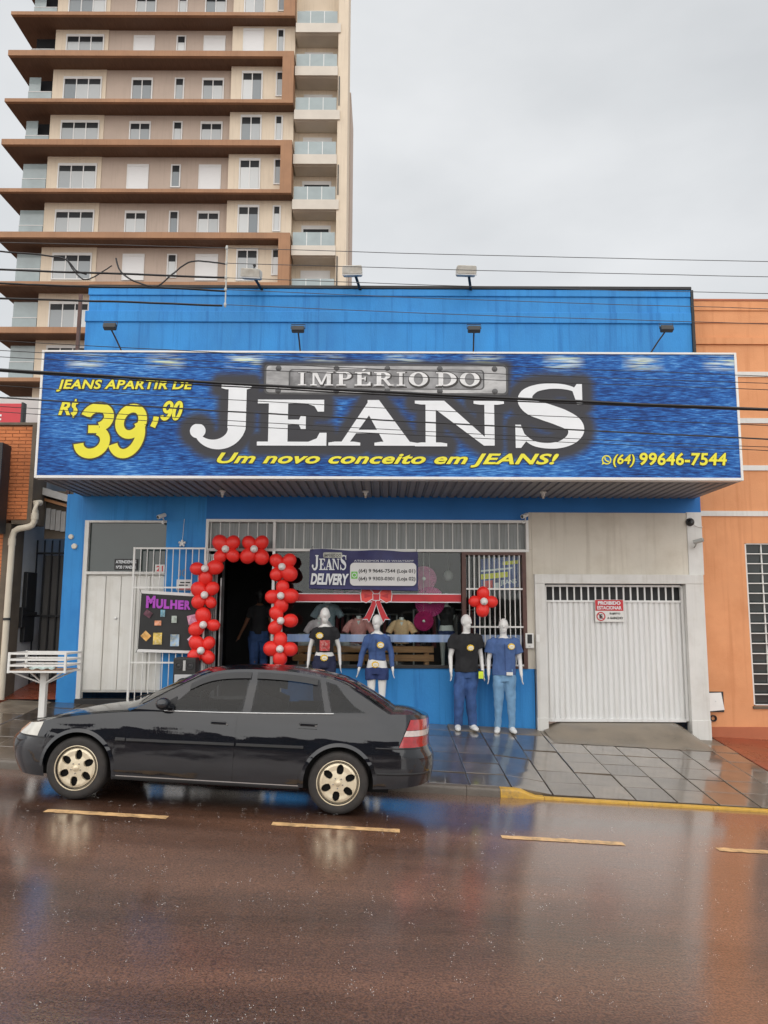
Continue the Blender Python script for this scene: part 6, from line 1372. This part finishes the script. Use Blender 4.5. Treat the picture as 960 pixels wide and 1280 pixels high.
# cabin seen dimly through the glass
seat_m = mat('obj_grey_seat_cloth', (.05, .05, .052), .9, .2, 20); cab = MB(); cab.box(.75, 2.95, -.70, .70, .30, .62); cpart(cab, 'cabin_floor', dark_m, None)
for sx_, bx_ in ((1.35, 1.72), (2.15, 2.55)):
    for sy_ in (-.36, .36):
        mm = MB(); mm.tube([(bx_-.06, sy_, .70), (bx_+.02, sy_, .92), (bx_+.08, sy_, 1.10)], [(.24, .07), (.23, .06), (.17, .045)], 14); mm.tube([(bx_+.09, sy_, 1.14), (bx_+.11, sy_, 1.27)], [(.12, .04), (.10, .035)], 12); mm.box(sx_-.10, bx_, sy_-.24, sy_+.24, .60, .74); cpart(mm, 'seat', seat_m, 60)
mm = MB(); mm.box(.70, 1.02, -.68, .68, .70, .955); cpart(mm, 'dashboard', trim_m, None, bevel=.03)
mm = MB(); vs_ = [(1.15+.05*math.sin(a)*-1, -.36+.175*math.cos(a), .93+.165*math.sin(a)) for a in [2*math.pi*k/24 for k in range(25)]]; mm.tube(vs_, .014, 8); cpart(mm, 'steering_wheel', trim_m, 60)
mm = MB(); mm.box(2.62, 3.05, -.62, .62, .88, .93); cpart(mm, 'parcel_shelf', trim_m, None)
# side panes, both sides
def pane(xb0, xb1, xt0, xt1, name='side_window', off=.004, top=.030, low=.018, n=14, mt=tint_m):
    for s in (-1, 1):
        vs = []; k = 8
        for i in range(n+1):
            a = i/n
            for j in range(k+1):
                b = j/k; x = (xb0+(xb1-xb0)*a)*(1-b)+(xt0+(xt1-xt0)*a)*b; lo = zsh(x)+low; hi = zr(x)-top; z = lo+max(0.002, hi-lo)*b; vs.append((x, s*(yside(x, z)+off), z))
        mm = MB(); mm.add(vs, [(i*(k+1)+j, (i+1)*(k+1)+j, (i+1)*(k+1)+j+1, i*(k+1)+j+1) for i in range(n) for j in range(k)]); o = cpart(mm, name, mt, 60)
pane(.76, 1.615, 1.13, 1.655); pane(1.70, 2.46, 1.735, 2.38); pane(2.525, 2.88, 2.44, 2.56, top=.035)
for s in (-1, 1):                                               # rain visors over the side windows
    for xa, xb in ((1.05, 1.66), (1.72, 2.36)):
        mm = MB(); vs = []
        for i in range(15):
            x = xa+(xb-xa)*i/14
            for dz, oy in ((-.018, .004), (-.04, .018), (-.08, .020)): z = zr(x)-.01+dz; vs.append((x, s*(yside(x, z)+oy), z))
        mm.add(vs, [(i*3+j, (i+1)*3+j, (i+1)*3+j+1, i*3+j+1) for i in range(14) for j in range(2)]); cpart(mm, 'window_visor', trim_m, 60)
    mm = MB(); pts = [(x, s*(yside(x, zsh(x)+.008)+.007), zsh(x)+.008) for x in stations(.82, 2.55, 30)]; mm.tube(pts, .007, 6); cpart(mm, 'waist_strip', chrome, 60)
# doors, panel by panel, slightly proud of the shell
def panel_patch(left, right, zlo, zhi, name, off=.0055, n=16, k=14, mt=paint, sides=(-1, 1)):
    out = []
    for s in sides:
        vs = []
        for layer in (off, -.006):
            for i in range(n+1):
                for j in range(k+1):
                    a = i/n; x = None; zz = zlo+(zhi-zlo)*j/k if not callable(zhi) else None
                    b = j/k; zt = zhi(left(.6)*(1-a)+right(.6)*a) if callable(zhi) else zhi; zz = zlo+(zt-zlo)*b; x = left(zz)*(1-a)+right(zz)*a; vs.append(surf(x, zz, s, layer))
        w = k+1; N1 = (n+1)*w; f = [(i*w+j, (i+1)*w+j, (i+1)*w+j+1, i*w+j+1) for i in range(n) for j in range(k)]
        bd = [i*w for i in range(n+1)]+[n*w+j for j in range(1, w)]+[i*w+k for i in range(n-1, -1, -1)]+[j for j in range(k-1, 0, -1)]
        f += [(bd[q], bd[(q+1) % len(bd)], bd[(q+1) % len(bd)]+N1, bd[q]+N1) for q in range(len(bd))]
        mm = MB(); mm.add(vs, f); out.append(cpart(mm, name, mt, 50))
    return out
rear_edge = lambda z: min(2.535, WB-math.sqrt(max(0, .405**2-(min(z, .70)-WR)**2))) if z < .70 else 2.535-.0*(z-.7)
def rear_edge(z):
    if z < WR+.40: return min(2.54, WB-math.sqrt(max(.008, .41**2-(z-WR)**2)))
    return 2.54
fd = panel_patch(lambda z: .475+.05*max(0, z-.8), lambda z: 1.573, .255, lambda x: zsh(x)-.012, 'door')
rd = panel_patch(lambda z: 1.587, rear_edge, .262, lambda x: zsh(x)-.012, 'door')
for (dr, cx, cz) in ((fd, 1.40, .815), (rd, 2.30, .845)):
    for s, d in zip((-1, 1), dr):
        mm = MB(); mm.grid(lambda a, b: surf(cx-.095+.19*a, cz-.034+.068*b, s, .0052), 6, 3); cpart(mm, 'handle_recess', dark_m, 60, d)
        y = surf(cx, cz, s, .0)[1]; mm = MB(); mm.box(cx-.085, cx+.07, min(y+s*.006, y+s*.026), max(y+s*.006, y+s*.026), cz-.004, cz+.026); cpart(mm, 'handle', paint, None, d, bevel=.008)
        y2 = y+s*.012; mm = MB(); mm.lathe([(0, s*.004), (.011, s*.004), (.012, 0)], (cx+.080, y2, cz), 'y', 12); cpart(mm, 'lock', chrome, 50, d)
def strip(xa, xb, z0, z1, off, name, mt, parent=car, s=-1, n=20, slope=0.0):
    mm = MB(); vs = []
    for i in range(n+1):
        x = xa+(xb-xa)*i/n; dz = slope*(x-.4)
        for z, o in ((z0+dz, .0), (z0+.008+dz, off), (z1-.008+dz, off), (z1+dz, .0)): vs.append(surf(x, z, s, o))
    mm.add(vs, [(i*4+j, (i+1)*4+j, (i+1)*4+j+1, i*4+j+1) for i in range(n) for j in range(3)]+[(0, 1, 2, 3), (n*4+3, n*4+2, n*4+1, n*4)]); return cpart(mm, name, mt, 50, parent)
for s, a, b in ((-1, fd[0], rd[0]), (1, fd[1], rd[1])):
    strip(.37, .468, .592, .628, .013, 'side_moulding', trim_m, s=s, n=3); strip(.482, 1.57, .592, .628, .015, 'side_moulding', trim_m, a, s, slope=.012); strip(1.592, 2.27, .592, .628, .015, 'side_moulding', trim_m, b, s, slope=.012)
    strip(.37, 2.25, .215, .25, .004, 'sill', trim_m, s=s, n=26); strip(.40, 2.24, .252, .258, .007, 'sill_edge', chrome, s=s, n=26)
    # bumper joints and skirts
    strip(-.86, -.36, .578, .590, .008, 'bumper_edge', trim_m, s=s, n=24); strip(3.0, 3.58, .655, .668, .008, 'bumper_edge', trim_m, s=s, n=24); strip(3.02, 3.58, .40, .425, .012, 'bumper_strip', trim_m, s=s, n=24)
    # head lamps wrap round the nose corner, indicator beside
    mm = MB(); mm.grid(lambda a_, b: surf(-.855+.40*a_, .595+(.095+.045*a_)*b, s, .010*math.sin(math.pi*min(1, max(0, a_)))+.003), 24, 8); cpart(mm, 'head_lamp', lens_m, 70)
    # tail lamps
    def tl(z0, z1, xa0, nm, mt):
        mm = MB(); mm.grid(lambda a_, b: surf((xa0+.13*((z0+(z1-z0)*b)-.67)/.27)*(1-a_)+3.638*a_, z0+(z1-z0)*b, s, .008), 22, 8); cpart(mm, nm, mt, 70)
    tl(.675, .778, 3.25, 'tail_lamp', red_lens); tl(.782, .838, 3.25, 'reverse_lamp', white_lens); tl(.842, .945, 3.25, 'tail_lamp', red_lens)
    # door mirror
    mm = MB(); mm.ball((.83, s*.89, .985), (.075, .095, .062), 16, 12); mm.tube([(.90, s*.76, .935), (.86, s*.83, .96)], [.035, .035], 10); o = mesh_obj('mirror', remeshed(mm, .008, 4), paint, car)
    mm = MB(); mm.add([(.72, s*(.775), .925), (.93, s*.775, .945), (.93, s*.757, 1.06)], [(0, 1, 2)]); cpart(mm, 'mirror_sail', trim_m, None)
# boot lid seam and rear plate recess
mm = MB(); mm.grid(lambda a, b: (3.515+.006*b, -.38+.76*a, .70+.18*b), 6, 2); cpart(mm, 'plate_recess', trim_m, None)
for s in (-1, 1): mm = MB(); mm.tube([(x, s*(surf(x, zsh(x), 1)[1]-.05), zsh(x)+.0145) for x in stations(-.55, .45, 14)], .004, 5); cpart(mm, 'bonnet_gap', dark_m, None)
for s in (-1, 1): mm = MB(); mm.bar((.42, s*.35-.1, 1.0), (.78, s*.35+.25, 1.115), .018, .012); cpart(mm, 'wiper', trim_m, None)
# wheels
def rim_mesh():
    mm = MB(); nr, na = 30, 192; r0, r1 = .02, .205
    def hole(r, a):
        k = round(a/(math.pi/3)); da = a-k*math.pi/3; return ((r-.130)/.049)**2+(r*da/.037)**2 < 1
    idx = {}; vs = []
    prof = lambda r: -.012*math.cos((r/.205)*math.pi*.9)+(.020 if r > .19 else 0)-.012*max(0, 1-abs(r-.165)/.04)
    for L, dep in ((0, 0), (1, .03)):
        for i in range(nr+1):
            for j in range(na): r = r0+(r1-r0)*i/nr; a = 2*math.pi*j/na; idx[(L, i, j)] = len(vs); vs.append((r*math.cos(a), prof(r)*-1*(1-L)*1.0*-1+dep, r*math.sin(a)))
    keep = {(i, j): not hole(r0+(r1-r0)*(i+.5)/nr, 2*math.pi*(j+.5)/na) for i in range(nr) for j in range(na)}
    fs = []
    for (i, j), kp in keep.items():
        if not kp: continue
        j2 = (j+1) % na; fs.append((idx[(0, i, j)], idx[(0, i+1, j)], idx[(0, i+1, j2)], idx[(0, i, j2)]))
        for (ni, nj, A, B) in ((i-1, j, (i, j), (i, j2)), (i+1, j, (i+1, j), (i+1, j2)), (i, (j-1) % na, (i, j), (i+1, j)), (i, j2, (i, j2), (i+1, j2))):
            if 0 <= ni < nr and not keep[(ni, nj)]: fs.append((idx[(0, *A)], idx[(0, *B)], idx[(1, *B)], idx[(1, *A)]))
    mm.add(vs, fs); mm.lathe([(.205, .0), (.214, -.014), (.219, -.010), (.219, .03)], (0, 0, 0), 'y', 48); return mm
wheel0 = None
for xc in (0, WB):
    for s in (-1, 1):
        if wheel0 is None:
            wheel0 = bpy.data.objects.new('wheel', None); COL.objects.link(wheel0); wheel0.parent = car; wheel0['_w'] = (0, 0, 0)
            mm = MB(); mm.lathe([(.205, -.005), (.225, -.085+.075), (.262, -.016), (.288, -.008), (.302, .012), (.305, .04), (.305, .15), (.302, .175), (.288, .195), (.22, .195), (.205, .18)], (0, 0, 0), 'y', 64, True); tread = cpart(mm, 'tyre', tyre_m, 50, wheel0)
            cpart(rim_mesh(), 'rim', rim_m, 45, wheel0)
            mm = MB(); mm.lathe([(0, .05), (.13, .05), (.2, .06), (.2, .18)], (0, 0, 0), 'y', 32); cpart(mm, 'brake_disc', dark_m, 40, wheel0)
            mm = MB(); mm.lathe([(0, -.030), (.022, -.028), (.030, -.020), (.034, .0)], (0, 0, 0), 'y', 24); cpart(mm, 'hub_cap', rim_m, 50, wheel0)
            for k in range(5): a = k*2*math.pi/5+.3; mm = MB(); mm.tube([(.05*math.cos(a), -.004, .05*math.sin(a)), (.05*math.cos(a), -.018, .05*math.sin(a))], .007, 6); cpart(mm, 'bolt', chrome, None, wheel0)
            wh = wheel0
        else:
            wh = wheel0.copy(); COL.objects.link(wh); wh.parent = car
            for ch in wheel0.children: c = ch.copy(); COL.objects.link(c); c.parent = wh
        wh.location = (xc, s*.81, WR); wh.rotation_euler = (0, random.uniform(0, 1), 0) if s < 0 else (0, random.uniform(0, 1), math.pi)
CX, CY = -3.105, 8.80
car.location = (CX, CY, -SL*CX+g_road(8.05)*.5+g_road(9.5)*.5+.006)
car.rotation_euler = (-(g_road(8.05)-g_road(9.5))/1.55, math.atan(SL), 0)

# ------------------------------------------------------------------ unseen houses added behind the viewer for dark reflections in glass and paint
def opp(x0, x1, h, y1, col, label, n):
    t = thing('reflection_house', label, 'house', ((x0+x1)/2, y1-2, -.8), 'unseen houses added across the street for reflections'); mt = mat('opposite_plaster_%d' % n, col, .8, .1, 1.0)
    m = MB(); m.box(x0, x1, y1-6, y1, -1.2-SL*x1, h); m.build('wall', mt, t)
    m = MB(); m.box(x0-.2, x1+.2, y1-6, y1+.5, h+.002, h+.25); m.build('roof', brown_metal, t)
    k = int((x1-x0)/2.4)
    for i in range(k):
        cx = x0+(i+.5)*(x1-x0)/k; m = MB(); m.box(cx-.7, cx+.7, y1+.002, y1+.05, .9-SL*cx, 2.2-SL*cx); w_ = m.build('window', white_metal, t)
        m = MB(); m.box(cx-.62, cx+.62, y1+.052, y1+.07, .98-SL*cx, 2.12-SL*cx); m.build('pane', glass_dk, w_)
opp(-16, -6.5, 2.9, -6.5, (.22, .17, .13), 'low brown house added out of view for the car paint reflection', 1)
opp(-6.2, 3.0, 2.5, -6.2, (.16, .15, .14), 'grey house added out of view for the show window reflection', 2)
opp(3.3, 13, 2.4, -6.6, (.24, .20, .14), 'low tan house added out of view for dark reflections', 3)

# ------------------------------------------------------------------ rain drops bouncing off the road
drop_m = bpy.data.materials.new('rain_drop'); drop_m.use_nodes = True; pb = drop_m.node_tree.nodes['Principled BSDF']; pb.inputs['Base Color'].default_value = (.75, .72, .70, 1); pb.inputs['Roughness'].default_value = .12; pb.inputs['Transmission Weight'].default_value = .35; pb.inputs['IOR'].default_value = 1.33
m = MB(); rr = random.Random(5)
def oct_(c, r): m.add([c+Vector(d)*r for d in ((1, 0, 0), (-1, 0, 0), (0, 1, 0), (0, -1, 0), (0, 0, 1.3), (0, 0, -1))], [(0, 2, 4), (2, 1, 4), (1, 3, 4), (3, 0, 4), (2, 0, 5), (1, 2, 5), (3, 1, 5), (0, 3, 5)])
for i in range(1100):
    y = 2.6+5.5*rr.random()**1.3; x = rr.uniform(-.62, .62)*y
    for k in range(rr.randint(1, 5)):
        a = rr.uniform(0, 6.28); d = rr.uniform(0, .03); h = rr.uniform(0.001, .028); oct_(Vector((x+d*math.cos(a), y+d*math.sin(a), road_z(x, y)+h)), rr.uniform(.0012, .0034))
o = m.build('rain_splashes', drop_m, smooth=180); o['kind'] = 'stuff'; o['label'] = 'tiny rain drops splashing on the wet road'
# ------------------------------------------------------------------ tidy up
for ob_ in bpy.data.objects:
    if '_w' in ob_: del ob_['_w']
